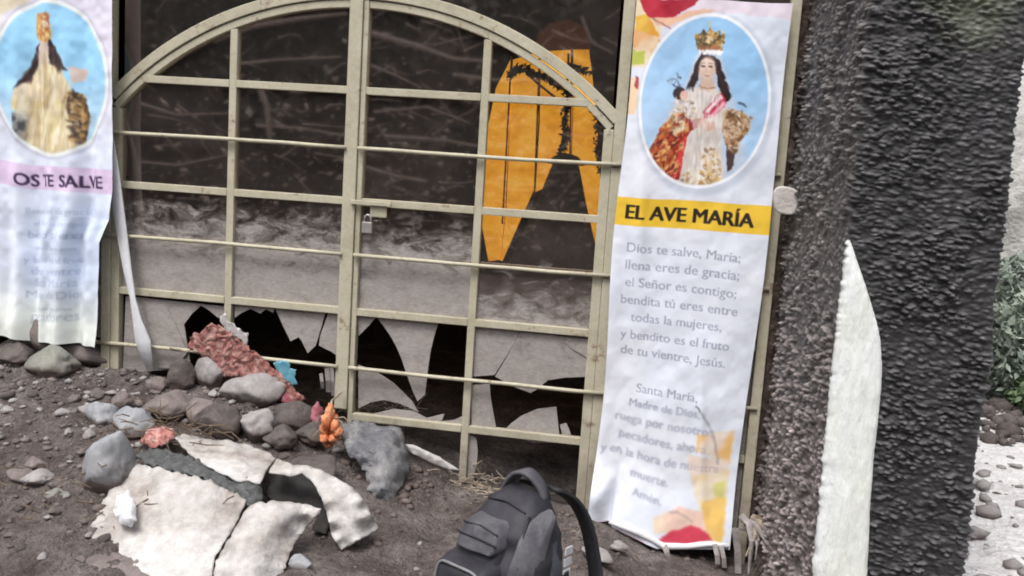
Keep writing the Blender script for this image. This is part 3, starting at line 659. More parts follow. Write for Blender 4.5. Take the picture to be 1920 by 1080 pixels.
# ================================================================== PRINTED BANNERS
class Canvas:
    """a print laid out in banner coordinates u (across) and v (down)"""
    def __init__(s, x0, x1, z0, z1, Y, W, H, ss=2):
        s.x0, s.x1, s.z0, s.z1, s.Y, s.W, s.H, s.ss = x0, x1, z0, z1, Y, W, H, ss
        s.A = np.zeros((H * ss, W * ss, 3)); s.warp = .013
        v, u = np.mgrid[0:H * ss, 0:W * ss]; s.U = (u + .5) / (W * ss); s.Vv = (v + .5) / (H * ss)
    def uv(s, px, py):
        p = at(px, py, s.Y); return ((p[0] - s.x0) / (s.x1 - s.x0), (s.z1 - p[2]) / (s.z1 - s.z0))
    def blend(s, mask, col): s.A[:] = s.A * (1 - mask[..., None]) + mask[..., None] * np.array(col, float)
    def pmask(s, uvs):
        uvs = np.array(uvs); h, w = s.U.shape
        a0, a1 = int(max(0, uvs[:, 0].min() * w - 1)), int(min(w, uvs[:, 0].max() * w + 2)); b0, b1 = int(max(0, uvs[:, 1].min() * h - 1)), int(min(h, uvs[:, 1].max() * h + 2))
        if a1 <= a0 or b1 <= b0: return None
        U = s.U[b0:b1, a0:a1]; Vv = s.Vv[b0:b1, a0:a1]
        U = U + s.warp * fbm(U * 28, Vv * 90, 301, 3); Vv = Vv + s.warp * .3 * fbm(U * 28, Vv * 90, 311, 3); m = np.zeros(U.shape, bool); n = len(uvs)
        for i in range(n):
            x1, y1 = uvs[i]; x2, y2 = uvs[(i + 1) % n]
            if y1 == y2: continue
            c = ((y1 > Vv) != (y2 > Vv)) & (U < (x2 - x1) * (Vv - y1) / (y2 - y1) + x1); m ^= c
        return (slice(b0, b1), slice(a0, a1)), m
    def poly(s, pts, col, alpha=1.0, mottle=None, seed=0, clip=None):
        r = s.pmask([s.uv(*p) for p in pts])
        if r is None: return
        sl, m = r; a = m.astype(float) * alpha
        if clip is not None: a = a * clip[sl]
        col = np.array(col, float)
        C = np.broadcast_to(col, a.shape + (3,))
        if mottle is not None:
            c2, sc = mottle; t = sstep(-.12, .18, fbm(s.U[sl] * sc, s.Vv[sl] * sc * 3.6, seed, 3))[..., None]; C = C * (1 - t) + np.array(c2, float) * t
        s.A[sl] = s.A[sl] * (1 - a[..., None]) + C * a[..., None]
    def ell(s, px, py, rx, ry, col, alpha=1.0, soft=.0, clip=None, mottle=None, seed=0, uvr=None):
        cu, cv = s.uv(px, py)
        if uvr: ru, rv = uvr
        else: ru = abs(s.uv(px + rx, py)[0] - cu); rv = abs(s.uv(px, py + ry)[1] - cv)
        d = np.sqrt(((s.U - cu) / ru) ** 2 + ((s.Vv - cv) / rv) ** 2)
        m = sstep(1 + soft + .02, 1 - soft - .02, d) * alpha
        if clip is not None: m = m * clip
        if mottle:
            c2, sc = mottle; t = sstep(-.12, .18, fbm(s.U * sc, s.Vv * sc * 3.6, seed, 3))[..., None]
            C = np.array(col, float) * (1 - t) + np.array(c2, float) * t; s.A[:] = s.A * (1 - m[..., None]) + C * m[..., None]
        else: s.blend(m, col)
        return d
    def stroke(s, pts, w, col, alpha=1.0):
        pts = np.array(pts, float)
        for (a, b_) in zip(pts[:-1], pts[1:]):
            d = b_ - a; L = np.hypot(*d); n = np.array([-d[1], d[0]]) / L * w / 2; e = d / L * w * .2
            s.poly([a - n - e, b_ - n + e, b_ + n + e, a + n - e], col, alpha)
    def strokes(s, pts, cols, n, w, ln, ang, jit=.3, seed=1, alpha=.8, clip=None):
        rg = np.random.default_rng(seed); P = np.array(pts, float); lo, hi = P.min(0), P.max(0); k = 0; t = 0
        w0, s.warp = s.warp, 0.0
        while k < n and t < n * 12:
            t += 1; q = lo + (hi - lo) * rg.random(2); ins = False
            for (xa, ya), (xb, yb) in zip(P, np.roll(P, -1, 0)):
                if ya != yb and (ya > q[1]) != (yb > q[1]) and q[0] < (xb - xa) * (q[1] - ya) / (yb - ya) + xa: ins = not ins
            if not ins: continue
            k += 1; a = math.radians(ang) + rg.normal(0, jit); d = np.array([math.cos(a), math.sin(a)]) * ln * (.5 + rg.random()) / 2; nn = np.array([-d[1], d[0]]) / np.hypot(*d) * w * (.5 + rg.random()) / 2
            s.poly([q - d, q - d * .3 + nn, q + d * .4 + nn * .8, q + d, q + d * .3 - nn, q - d * .4 - nn], cols[int(rg.integers(len(cols)))], alpha * (.5 + .5 * rg.random()), clip=clip)
        s.warp = w0
    def text(s, txt, p0, p1, col, alpha=1.0, bold=0.0, hscale=None):
        """fit txt so that its base line runs from pixel p0 to pixel p1"""
        cu = bpy.data.curves.new('t', 'FONT'); cu.body = txt; cu.resolution_u = 3
        ob = bpy.data.objects.new('t', cu); COL.objects.link(ob); dg = bpy.context.evaluated_depsgraph_get(); me = ob.evaluated_get(dg).to_mesh()
        co = np.array([v.co[:2] for v in me.vertices]); me.calc_loop_triangles(); T = [tuple(t.vertices) for t in me.loop_triangles]
        bpy.data.objects.remove(ob); bpy.data.curves.remove(cu)
        x0, x1 = co[:, 0].min(), co[:, 0].max()
        a = np.array(s.uv(*p0)); b_ = np.array(s.uv(*p1)); ph = (s.z1 - s.z0) / (s.x1 - s.x0)
        k = (b_[0] - a[0]) / (x1 - x0); hk = k / ph * (hscale or 1.0)
        tx = (co[:, 0] - x0) / (x1 - x0)
        uvs = np.c_[a[0] + (co[:, 0] - x0) * k, a[1] + (b_[1] - a[1]) * tx - co[:, 1] * hk]
        h, w = s.U.shape; cov = np.zeros((h, w), bool)
        for t in T:
            q = uvs[list(t)]; X = q[:, 0] * w - .5; Yq = q[:, 1] * h - .5
            a0, a1, b0, b1 = int(max(0, math.floor(X.min()))), int(min(w - 1, math.ceil(X.max()))), int(max(0, math.floor(Yq.min()))), int(min(h - 1, math.ceil(Yq.max())))
            if a1 < a0 or b1 < b0: continue
            gx_, gy_ = np.meshgrid(np.arange(a0, a1 + 1), np.arange(b0, b1 + 1))
            e = [(X[(i + 1) % 3] - X[i]) * (gy_ - Yq[i]) - (Yq[(i + 1) % 3] - Yq[i]) * (gx_ - X[i]) for i in range(3)]
            ins = ((e[0] >= 0) & (e[1] >= 0) & (e[2] >= 0)) | ((e[0] <= 0) & (e[1] <= 0) & (e[2] <= 0)); cov[b0:b1 + 1, a0:a1 + 1] |= ins
        for _ in range(int(bold)):
            c2 = cov.copy(); c2[:, 1:] |= cov[:, :-1]; c2[1:] |= cov[:-1] if _ % 2 else False; cov = c2
        s.blend(cov.astype(float) * alpha, col)
    def blur(s, n=2, m=None):
        for _ in range(n):
            A = s.A; B = (A + np.roll(A, 1, 0) + np.roll(A, -1, 0) + np.roll(A, 1, 1) + np.roll(A, -1, 1)) / 5
            s.A = B if m is None else A * (1 - m[..., None]) + B * m[..., None]
    def colours(s):
        A = s.A.reshape(s.H, s.ss, s.W, s.ss, 3).mean((1, 3)) / 255; A = np.clip(A, 0, 1)
        return np.where(A <= .04045, A / 12.92, ((A + .055) / 1.055) ** 2.4) * .94

def banner_mesh(name, cv, shape, parent=None):
    W, H = cv.W, cv.H; u, v = np.meshgrid(np.linspace(0, 1, W), np.linspace(0, 1, H)); X, Y, Z = shape(u, v)
    V = np.c_[X.ravel(), Y.ravel(), Z.ravel()]; F = grid_faces(W, H); keep = None
    if len(shape(u, v)) == 3: pass
    o = mesh_obj(name, V, F, M_PRINT, parent, True, base=None if parent else (X.mean(), Y.mean(), Z.min())); set_col(o, cv.colours().reshape(-1, 3)); return o

# ---------------- the Ave María banner
bx0, bx1 = at(1194, 4, -.05)[0], at(1489, 2, -.05)[0]; bz1 = at(1330, 2, -.05)[2]; bz0 = at(1240, 1010, -.05)[2]
cv = Canvas(bx0, bx1, bz0, bz1, -.05, 230, 830, 2)
cv.A[:] = (226, 231, 243)
cv.blend(sstep(.0, .5, fbm(cv.U * 2, cv.Vv * 6, 91, 3) + .1) * .5, (238, 238, 244))
cv.blend(sstep(.30, .0, cv.Vv) * sstep(.35, .9, cv.U) * .6, (212, 222, 238))
cv.poly([(1190, 0), (1230, 0), (1245, 40), (1230, 110), (1205, 130), (1185, 125)], (240, 222, 190))
cv.poly([(1192, 30), (1215, 28), (1235, 60), (1240, 80), (1192, 66)], (236, 190, 84), mottle=((240, 170, 70), 6))
cv.poly([(1188, 55), (1238, 70), (1225, 100), (1186, 92)], (238, 184, 130), mottle=((246, 215, 180), 5))
cv.poly([(1186, 96), (1212, 98), (1208, 122), (1183, 122)], (188, 196, 80), .9)
cv.poly([(1230, 0), (1500, 0), (1500, 40), (1420, 30), (1330, 28), (1250, 58)], (226, 214, 226))
cv.poly([(1200, 0), (1315, 0), (1300, 14), (1275, 28), (1240, 39), (1215, 34)], (190, 40, 62), mottle=((170, 30, 52), 3))
cv.poly([(1222, 36), (1275, 30), (1320, 18), (1345, 24), (1290, 34), (1250, 52), (1236, 50)], (236, 190, 160))
cv.stroke([(1225, 36), (1240, 44), (1258, 55)], 2.2, (130, 70, 80), .7)
cv.poly([(1178, 150), (1200, 145), (1196, 200), (1190, 215), (1172, 215)], (246, 205, 160), .8)
cv.poly([(1194, 143), (1200, 146), (1196, 168), (1190, 162)], (150, 40, 60), .8)
# oval picture
cu_, cv_ = cv.uv(1322, 193); ru = abs(cv.uv(1448, 193)[0] - cv.uv(1197, 193)[0]) / 2; rv = abs(cv.uv(1322, 357)[1] - cv.uv(1322, 28)[1]) / 2 
d = np.sqrt(((cv.U - cu_) / ru) ** 2 + ((cv.Vv - cv_) / rv) ** 2)
cv.blend(sstep(1.09, 1.0, np.sqrt(((cv.U - cu_ - .012) / ru) ** 2 + ((cv.Vv - cv_ - .006) / rv) ** 2)) * .35, (150, 160, 180))
cv.blend(sstep(1.005, .99, d), (240, 242, 248)); inn = sstep(.965, .945, d)
cv.blend(inn, (152, 198, 238)); cv.blend(inn * sstep(.6, -.2, (cv.U - .25)) * .35, (190, 214, 240)); cv.blend(inn * sstep(.10, .24, cv.Vv) * .35, (208, 220, 238))
P_ = lambda pts, c, **k: cv.poly(pts, c, clip=inn, **k)
P_([(1310, 100), (1352, 98), (1362, 130), (1372, 170), (1395, 230), (1400, 300), (1385, 345), (1240, 345), (1225, 280), (1250, 215), (1285, 165), (1298, 125)], (205, 205, 215), alpha=.6)   # veil
P_([(1262, 215), (1290, 205), (1300, 235), (1292, 260), (1284, 300), (1272, 342), (1255, 335), (1235, 312), (1218, 288), (1240, 240)], (150, 32, 28), mottle=((214, 160, 90), 26), seed=3)
P_([(1240, 240), (1262, 222), (1272, 262), (1262, 320), (1240, 314), (1219, 288)], (186, 98, 48), alpha=.65, mottle=((110, 34, 24), 32), seed=8)
P_([(1284, 262), (1292, 258), (1278, 335), (1262, 345), (1254, 336)], (206, 60, 62)); P_([(1294, 260), (1300, 262), (1287, 345), (1278, 345)], (236, 150, 144))
P_([(1300, 165), (1352, 172), (1366, 196), (1362, 225), (1354, 262), (1362, 352), (1276, 352), (1290, 262), (1302, 235), (1288, 222), (1284, 185)], (226, 218, 212), mottle=((208, 198, 192), 8), seed=5)
P_([(1320, 280), (1350, 285), (1354, 350), (1318, 350)], (196, 160, 96), alpha=.55, mottle=((228, 220, 212), 24), seed=6)
P_([(1290, 320), (1345, 318), (1360, 352), (1280, 352)], (206, 180, 130), alpha=.5, mottle=((230, 224, 214), 26), seed=16)
P_([(1356, 172), (1368, 186), (1362, 202), (1335, 224), (1322, 222), (1318, 212), (1340, 190)], (192, 44, 74)); P_([(1352, 178), (1358, 184), (1330, 214), (1323, 212)], (240, 214, 220)); P_([(1362, 190), (1364, 197), (1338, 222), (1332, 221)], (236, 160, 180))
P_([(1290, 225), (1325, 222), (1318, 236), (1294, 248)], (140, 40, 40)); P_([(1318, 220), (1345, 236), (1330, 250), (1310, 240)], (216, 176, 160))
# crown of hair, face
P_([(1312, 112), (1320, 106), (1338, 106), (1350, 116), (1356, 140), (1366, 160), (1373, 186), (1366, 192), (1356, 175), (1348, 165), (1344, 140), (1340, 120), (1325, 112), (1314, 130), (1310, 152), (1304, 165), (1290, 164), (1298, 148), (1303, 125)], (48, 32, 34), mottle=((30, 20, 24), 20))
P_([(1316, 118), (1328, 110), (1342, 118), (1344, 138), (1336, 152), (1330, 156), (1320, 152), (1313, 138)], (222, 196, 180)); P_([(1316, 148), (1338, 150), (1344, 168), (1330, 176), (1312, 168)], (216, 186, 168))
cv.stroke([(1317, 126), (1324, 126)], 3, (60, 40, 40), .8); cv.stroke([(1331, 128), (1338, 128)], 3, (60, 40, 40), .8); cv.stroke([(1324, 143), (1331, 144)], 2.4, (170, 80, 80), .8); cv.stroke([(1327, 129), (1326, 137)], 2, (190, 160, 140), .7)
cv.stroke([(1312, 162), (1326, 170), (1344, 166)], 1.6, (120, 90, 60), .8)
P_([(1312, 95), (1358, 98), (1354, 108), (1336, 103), (1316, 108)], (240, 238, 238)); P_([(1306, 66), (1318, 70), (1320, 58), (1330, 66), (1333, 54), (1342, 66), (1352, 60), (1352, 70), (1362, 68), (1356, 97), (1334, 92), (1310, 98)], (176, 132, 70), mottle=((86, 70, 50), 34), seed=2)
cv.ell(1333, 48, 2, 6, (210, 200, 150), .8); P_([(1326, 70), (1340, 72), (1338, 84), (1326, 82)], (236, 226, 200), alpha=.7); P_([(1312, 88), (1356, 88), (1354, 97), (1312, 97)], (180, 110, 80), alpha=.8)
# child and flowers
cv.ell(1275, 176, 12, 12, (50, 34, 36), .95, clip=inn); cv.ell(1284, 180, 8, 9, (220, 180, 165), 1, clip=inn); P_([(1272, 190), (1296, 186), (1304, 205), (1296, 220), (1280, 216), (1262, 205)], (224, 218, 216), mottle=((190, 186, 190), 20)); P_([(1262, 208), (1290, 216), (1284, 245), (1270, 260), (1256, 232)], (226, 206, 170), mottle=((150, 120, 80), 24))
cv.stroke([(1262, 158), (1276, 166)], 3, (60, 60, 70), .8); cv.stroke([(1270, 136), (1272, 150)], 2, (140, 140, 150), .7)
P_([(1356, 212), (1380, 206), (1404, 214), (1412, 236), (1400, 252), (1388, 268), (1386, 292), (1366, 276), (1358, 250)], (196, 164, 134), mottle=((110, 78, 50), 22), seed=9); P_([(1366, 276), (1384, 284), (1376, 318), (1366, 322)], (70, 52, 50)); cv.stroke([(1388, 192), (1402, 202)], 4, (70, 80, 100), .8)
cv.stroke([(1398, 222), (1416, 222)], 2, (220, 190, 160), .8)
K_ = lambda *a, **k: cv.strokes(*a, clip=inn, **k)
K_([(1300, 170), (1350, 175), (1362, 225), (1352, 262), (1362, 350), (1278, 350), (1292, 262), (1300, 235), (1290, 200)], [(240, 236, 232), (214, 204, 198), (188, 178, 174), (232, 224, 216)], 150, 4, 34, 92, .12, seed=3, alpha=.6)
K_([(1318, 275), (1350, 275), (1356, 352), (1314, 352)], [(196, 156, 84), (168, 120, 62), (226, 206, 160), (120, 84, 50)], 90, 4, 9, 60, .9, seed=4, alpha=.7)
K_([(1285, 325), (1350, 322), (1360, 354), (1282, 354)], [(200, 160, 92), (150, 108, 60), (236, 228, 214)], 60, 4, 9, 20, .9, seed=14, alpha=.7)
K_([(1262, 215), (1290, 215), (1290, 262), (1276, 335), (1256, 335), (1220, 292), (1240, 240)], [(216, 168, 96), (120, 26, 22), (190, 74, 44), (84, 24, 20), (232, 196, 130)], 190, 4, 12, 120, .6, seed=5, alpha=.85)
K_([(1358, 208), (1380, 204), (1412, 220), (1408, 244), (1388, 268), (1384, 292), (1362, 276)], [(222, 196, 166), (146, 104, 66), (96, 66, 44), (236, 216, 190), (180, 140, 100)], 110, 4, 11, 40, .9, seed=6, alpha=.85)
K_([(1306, 62), (1362, 62), (1357, 98), (1310, 98)], [(214, 176, 104), (96, 76, 46), (150, 104, 54), (236, 216, 160), (70, 70, 54)], 80, 3, 8, 70, .9, seed=7, alpha=.85)
K_([(1312, 112), (1320, 106), (1300, 165), (1290, 165)], [(30, 20, 24), (74, 50, 48), (44, 30, 30)], 30, 4, 18, 105, .25, seed=8, alpha=.8); K_([(1340, 110), (1352, 118), (1374, 188), (1356, 178)], [(30, 20, 24), (74, 50, 48), (44, 30, 30)], 40, 4, 18, 68, .25, seed=9, alpha=.8)
K_([(1262, 185), (1300, 185), (1304, 215), (1290, 240), (1268, 258), (1256, 235)], [(236, 230, 226), (170, 150, 130), (206, 190, 170), (120, 96, 74), (226, 206, 176)], 70, 4, 10, 60, .8, seed=10, alpha=.75)
K_([(1250, 150), (1276, 140), (1282, 165), (1262, 172)], [(90, 90, 96), (150, 150, 158), (60, 56, 60)], 14, 2.5, 10, 50, .9, seed=11, alpha=.7)
for (a_, b_, rx_, ry_, c_, al_) in ((1328, 132, 15, 22, (226, 200, 184), .95), (1321, 138, 6, 7, (206, 170, 156), .5), (1337, 136, 5, 9, (204, 172, 158), .5), (1327, 120, 9, 6, (236, 214, 200), .6)): cv.ell(a_, b_, rx_, ry_, c_, al_, .35, clip=inn)
cv.stroke([(1318, 127), (1325, 127)], 3.4, (52, 36, 38), .85); cv.stroke([(1331, 128), (1338, 129)], 3.4, (52, 36, 38), .85); cv.stroke([(1317, 121), (1325, 120)], 1.8, (90, 64, 58), .7); cv.stroke([(1331, 121), (1339, 122)], 1.8, (90, 64, 58), .7)
cv.stroke([(1328, 128), (1327, 138), (1330, 140)], 1.8, (186, 150, 132), .8); cv.stroke([(1324, 146), (1332, 147)], 2.6, (176, 84, 84), .85)
cv.blur(3)
# yellow title band
bl, br_ = cv.uv(1157, 368), cv.uv(1450, 386); bl2, br2 = cv.uv(1152, 420), cv.uv(1438, 440)
m_ = (cv.Vv > bl[1] + (br_[1] - bl[1]) * cv.U) & (cv.Vv < bl2[1] + (br2[1] - bl2[1]) * cv.U); cv.blend(m_.astype(float), (238, 196, 62))
cv.text('EL AVE MARÍA', (1180, 408), (1413, 425), (44, 34, 26), 1, 5)
for tx, p0, p1 in (('Dios te salve, María;', (1184, 471), (1391, 491)), ('llena eres de gracia;', (1181, 503), (1389, 524)), ('el Señor es contigo;', (1180, 535), (1384, 558)), ('bendita tú eres entre', (1171, 567), (1387, 591)), ('todas la mujeres,', (1188, 601), (1358, 620)),
                   ('y bendito es el fruto', (1168, 632), (1373, 656)), ('de tu vientre, Jesús.', (1168, 662), (1367, 688)), ('Santa María,', (1198, 735), (1316, 752)), ('Madre de Dios,', (1185, 761), (1322, 782)), ('ruega por nosotros,', (1159, 788), (1354, 818)), ('pecadores, ahora', (1168, 822), (1336, 848)),
                   ('y en la hora de nuestra', (1134, 850), (1362, 886)), ('muerte.', (1194, 894), (1266, 906)), ('Amén.', (1198, 928), (1254, 938))):
    cv.text(tx, p0, p1, (134, 138, 158), .7, 1)
_txt = cv.A.copy()
# painted brush strokes at the foot
cv.poly([(1320, 812), (1365, 808), (1392, 805), (1385, 870), (1340, 850), (1318, 842)], (244, 178, 92), .8, mottle=((240, 214, 196), 5)); cv.poly([(1300, 850), (1385, 860), (1378, 900), (1310, 890)], (240, 214, 196), .8)
cv.poly([(1310, 890), (1385, 880), (1376, 950), (1368, 1010), (1330, 960)], (244, 206, 150), .85, mottle=((236, 216, 190), 5)); cv.poly([(1352, 905), (1378, 900), (1374, 935), (1356, 930)], (206, 206, 110), .7); cv.poly([(1240, 960), (1290, 940), (1335, 955), (1360, 985), (1240, 985)], (242, 208, 176), .8, mottle=((236, 190, 170), 5))
cv.poly([(1330, 935), (1380, 930), (1370, 1015), (1345, 1005)], (240, 190, 96), .8); cv.poly([(1246, 998), (1275, 982), (1310, 975), (1340, 988), (1352, 1006), (1300, 1008)], (208, 62, 84), .95, mottle=((226, 100, 110), 4))
cv.stroke([(1314, 758), (1330, 778), (1345, 802), (1354, 830), (1362, 868)], 3.2, (120, 124, 130), .7); cv.stroke([(1270, 948), (1290, 952), (1315, 970)], 2.4, (130, 124, 124), .7)
_soft = (cv.Vv > .74).astype(float); cv.blur(26, _soft); cv.A = np.where((cv.Vv > .74)[..., None], np.minimum(cv.A, cv.A * .35 + _txt * .65 + 0) * .55 + cv.A * .45, cv.A)
def shapeA(u, v):
    X = bx0 + (bx1 - bx0) * u; bw = at(1107, 975, -.06), at(1368, 1028, -.06)
    xl = bx0 + (bw[0][0] - bx0) * v + .010 * np.sin(v * 11) * sstep(0, .3, v) ; xr = bx1 + (bw[1][0] - bx1) * v - .008 * np.sin(v * 8 + 1)
    X = xl + (xr - xl) * u
    zb = np.interp(u, [0, .06, .16, .17, .5, .75, 1], [bw[0][2] + .0, bw[0][2] + .012, bw[0][2] + .028, bw[0][2] - .0, bz0 - .02, bw[1][2] - .004, bw[1][2] + .012])
    Z = bz1 - (bz1 - bz0) * v + (zb - bz0) * v ** 7 - .003 * np.sin(u * 9) * (1 - v)
    Y = -.072 - .012 * fbm(u * 3, v * 9, 95, 3) - .010 * np.sin(u * 6 + v * 5) * sstep(.1, .6, v)
    Y -= .016 * np.exp(-((u - .15 - .25 * (v - .33)) / .05) ** 2) * np.exp(-((v - .40) / .1) ** 2)
    Y -= .05 * np.exp(-((u - .06) / .10) ** 2) * np.exp(-((v - .93) / .045) ** 2) - .03 * np.exp(-((u - .17) / .05) ** 2) * np.exp(-((v - .94) / .05) ** 2)
    Y -= .010 * np.exp(-((u - .72 - .5 * (v - .78)) / .035) ** 2) * sstep(.6, .75, v) * sstep(1., .85, v)
    Y -= .018 * np.exp(-((u - .02) / .06) ** 2) * (.5 + .5 * np.sin(v * 16)) * sstep(.3, .7, v)
    Y -= .05 * sstep(.8, 1.0, v) ** 2 + .004 * fbm(u * 9, v * 26, 97, 3)
    return X, Y, Z
ban = banner_mesh('prayer_banner', cv, shapeA)
tag(ban, 'tall white prayer banner with yellow EL AVE MARÍA band', 'banner')
# rolled hem at the foot, with pegs and tatters
M_HEM = mat('white_hem', [(.62, .62, .64), (.74, .74, .77)], .6, 6, .2, 30, .006, fine=.12)
mb = MB(); mb.tube([tuple(at(a, b_, y)) for a, b_, y in ((1143, 978, -.10), (1165, 986, -.125), (1195, 998, -.125), (1225, 1012, -.12), (1244, 1024, -.12), (1290, 1024, -.115), (1330, 1020, -.115), (1366, 1024, -.11))], [.012, .015, .016, .016, .018, .016, .013, .011], 8); mb.obj('hem', M_HEM, ban, True)
M_GREY = mat('grey_rag', [(.16, .14, .13), (.28, .25, .24), (.40, .37, .36)], .9, 12, .4, 40, .01, fine=.3)
for a, b0, b1, w in ((1246, 1022, 1046, .012), (1340, 1020, 1058, .011), (1352, 1024, 1064, .010), (1378, 990, 1075, .014)):
    mb = MB(); P0, P1 = at(a, b0, -.13), at(a + 6, b1, -.15); mb.sweep([tuple(P0), tuple((P0 + P1) / 2 + [.004, -.01, 0]), tuple(P1)], [(-w, -.003), (w, -.003), (w * .8, .003), (-w * .8, .003)], up=(0, 1, 0)); mb.obj('tatter', M_GREY, ban)

# ---------------- the folded Dios te salve banner
lx0, lx1 = at(2, 300, -.06)[0] - .02, at(212, 300, -.09)[0]; lz1 = 2.34; lz0 = at(110, 640, -.06)[2]
cl = Canvas(lx0, lx1, lz0, lz1, -.06, 190, 470, 2)
cl.A[:] = (226, 233, 248)
cl.blend(sstep(.55, .25, cl.Vv) * .7, (228, 218, 234)); cl.blend(sstep(.25, .0, cl.U) * sstep(.5, .2, cl.Vv) * .7, (240, 240, 225))
cl.blend(sstep(.55, .7, cl.Vv) * sstep(.2, .5, cl.U) * .5, (190, 206, 232)); cl.blend(sstep(.8, .97, cl.Vv) * .75, (226, 228, 214))
cl.poly([(0, -60), (120, -60), (60, 10), (0, 40)], (240, 226, 190), .8)
d = None
cu_, cv_ = cl.uv(105, 150); ru = .47; rv = abs(cl.uv(105, 298)[1] - cl.uv(105, 5)[1]) / 2
d = np.sqrt(((cl.U - cu_) / ru) ** 2 + ((cl.Vv - cv_) / rv) ** 2); cl.blend(sstep(1.06, 1.0, d) * .4, (150, 150, 170)); cl.blend(sstep(1.005, .99, d), (236, 240, 238)); inn = sstep(.955, .935, d); cl.blend(inn, (158, 212, 246)); cl.blend(inn * sstep(.25, .42, cl.Vv) * .5, (206, 222, 240))
Q_ = lambda pts, c, **k: cl.poly(pts, c, clip=inn, **k)
Q_([(78, 90), (88, 75), (108, 75), (122, 105), (138, 135), (120, 132), (100, 120), (80, 125), (60, 150), (38, 172), (62, 130)], (62, 44, 46), mottle=((36, 26, 30), 18))
Q_([(84, 78), (104, 78), (106, 128), (80, 128)], (206, 186, 174)); Q_([(78, 28), (106, 28), (110, 72), (102, 82), (80, 78), (76, 60)], (206, 162, 84), mottle=((176, 104, 70), 20)); cl.ell(96, 49, 9, 7, (236, 232, 228), .9, clip=inn); cl.ell(90, 33, 9, 6, (196, 140, 104), .6, clip=inn)
Q_([(78, 122), (125, 126), (142, 170), (150, 220), (158, 298), (45, 298), (58, 215), (34, 208), (40, 172), (60, 148)], (216, 200, 178), mottle=((226, 212, 170), 6)); Q_([(98, 125), (112, 125), (114, 298), (96, 298)], (228, 212, 160), alpha=.8); Q_([(64, 190), (128, 192), (126, 204), (64, 204)], (214, 188, 104), alpha=.8)
Q_([(140, 170), (160, 180), (172, 215), (162, 268), (146, 282), (140, 225), (128, 192)], (150, 112, 62), mottle=((60, 44, 36), 20)); Q_([(34, 214), (62, 214), (54, 272), (38, 262)], (80, 82, 84), mottle=((140, 140, 140), 24)); Q_([(140, 128), (172, 132), (166, 152), (146, 158)], (226, 196, 180), alpha=.9); Q_([(104, 215), (140, 215), (152, 298), (60, 298)], (222, 206, 150), alpha=.6)
KL = lambda *a, **k: cl.strokes(*a, clip=inn, **k)
KL([(78, 125), (122, 128), (150, 220), (158, 298), (48, 298), (58, 215), (44, 200), (60, 150)], [(236, 226, 196), (196, 176, 146), (222, 204, 160), (180, 156, 116), (240, 234, 214)], 170, 7, 60, 94, .12, seed=21, alpha=.6)
KL([(78, 30), (106, 30), (110, 74), (78, 76)], [(214, 168, 88), (150, 98, 60), (236, 214, 160), (196, 110, 84)], 50, 5, 10, 60, .9, seed=22, alpha=.8)
KL([(138, 172), (162, 182), (170, 215), (160, 268), (146, 280), (138, 225)], [(190, 150, 92), (70, 52, 40), (130, 96, 56), (220, 190, 140), (52, 40, 36)], 110, 5, 14, 50, .9, seed=23, alpha=.8)
KL([(62, 130), (80, 95), (78, 125), (60, 150), (40, 172)], [(36, 26, 30), (84, 60, 54), (54, 38, 40)], 40, 4, 22, 115, .25, seed=24, alpha=.8); KL([(108, 80), (136, 132), (118, 132), (104, 118)], [(36, 26, 30), (84, 60, 54), (54, 38, 40)], 36, 4, 22, 62, .25, seed=25, alpha=.8)
cl.blur(5)
b0, b1 = cl.uv(110, 312)[1], cl.uv(110, 357)[1]; cl.blend(((cl.Vv > b0) & (cl.Vv < b1)).astype(float) * .85, (222, 196, 226))
cl.text('OS TE SALVE', (36, 346), (196, 353), (52, 34, 66), .95, 3)
for k, y in enumerate((395, 417, 440, 462, 486, 508, 530, 552, 574, 594)):
    w = (0, 10, 4, 14, 0, 8, 12, 2, 20, 9)[k]; tx = ('llena eres de gracia', 'el Señor es contigo', 'bendita tú eres', 'entre todas las mujeres', 'y bendito es el fruto', 'de tu vientre', 'Santa María', 'Madre de Dios', 'ruega por nosotros', 'pecadores')[k]
    cl.text(tx, (52 + w, y + 4), (170 - w, y + 8), (128, 142, 172), .42, 1)
cl.blur(3)
def shapeL(u, v):
    zb = np.interp(u, [0, .1, .3, .45, .6, 1], [at(18, 622, -.07)[2]] * 2 + [at(60, 638, -.07)[2]] + [at(110, 640, -.07)[2]] * 3)
    Z = lz1 - (lz1 - zb) * v
    # its visible width shrinks and it gathers into folds lower down
    xr = np.interp(Z[:, 0] * 0 + v[:, 0], [0, .1, .58, .66, .72, 1], [lx1, lx1, lx1 + .012, lx1 - .0, lx1 - .05, lx1 - .075])[:, None]
    xl = np.interp(v[:, 0], [0, .3, .5, .7, 1], [lx0 - .01, lx0 + .0, lx0 + .012, lx0 + .03, lx0 + .045])[:, None]
    f = .026 + .05 * sstep(.25, .9, v)
    ph = u * 6.2 + .5 * fbm(v * 3, u * 2, 101, 2)
    X = xl + (xr - xl) * (u + .006 * np.sin(2 * ph * 1.6))
    Y = -.105 - f * (.9 * np.sin(ph * 2.1 + .4) * .5 + .5 * np.sin(ph * 4.7 + 1.1) * .45) - .012 * fbm(u * 6, v * 14, 103, 3) - .05 * sstep(.86, 1, v) * sstep(.5, .1, u)
    return X, Y, Z
banL = banner_mesh('folded_banner', cl, shapeL)
tag(banL, 'crumpled blue and white prayer banner hanging in folds, torn at its foot', 'banner')
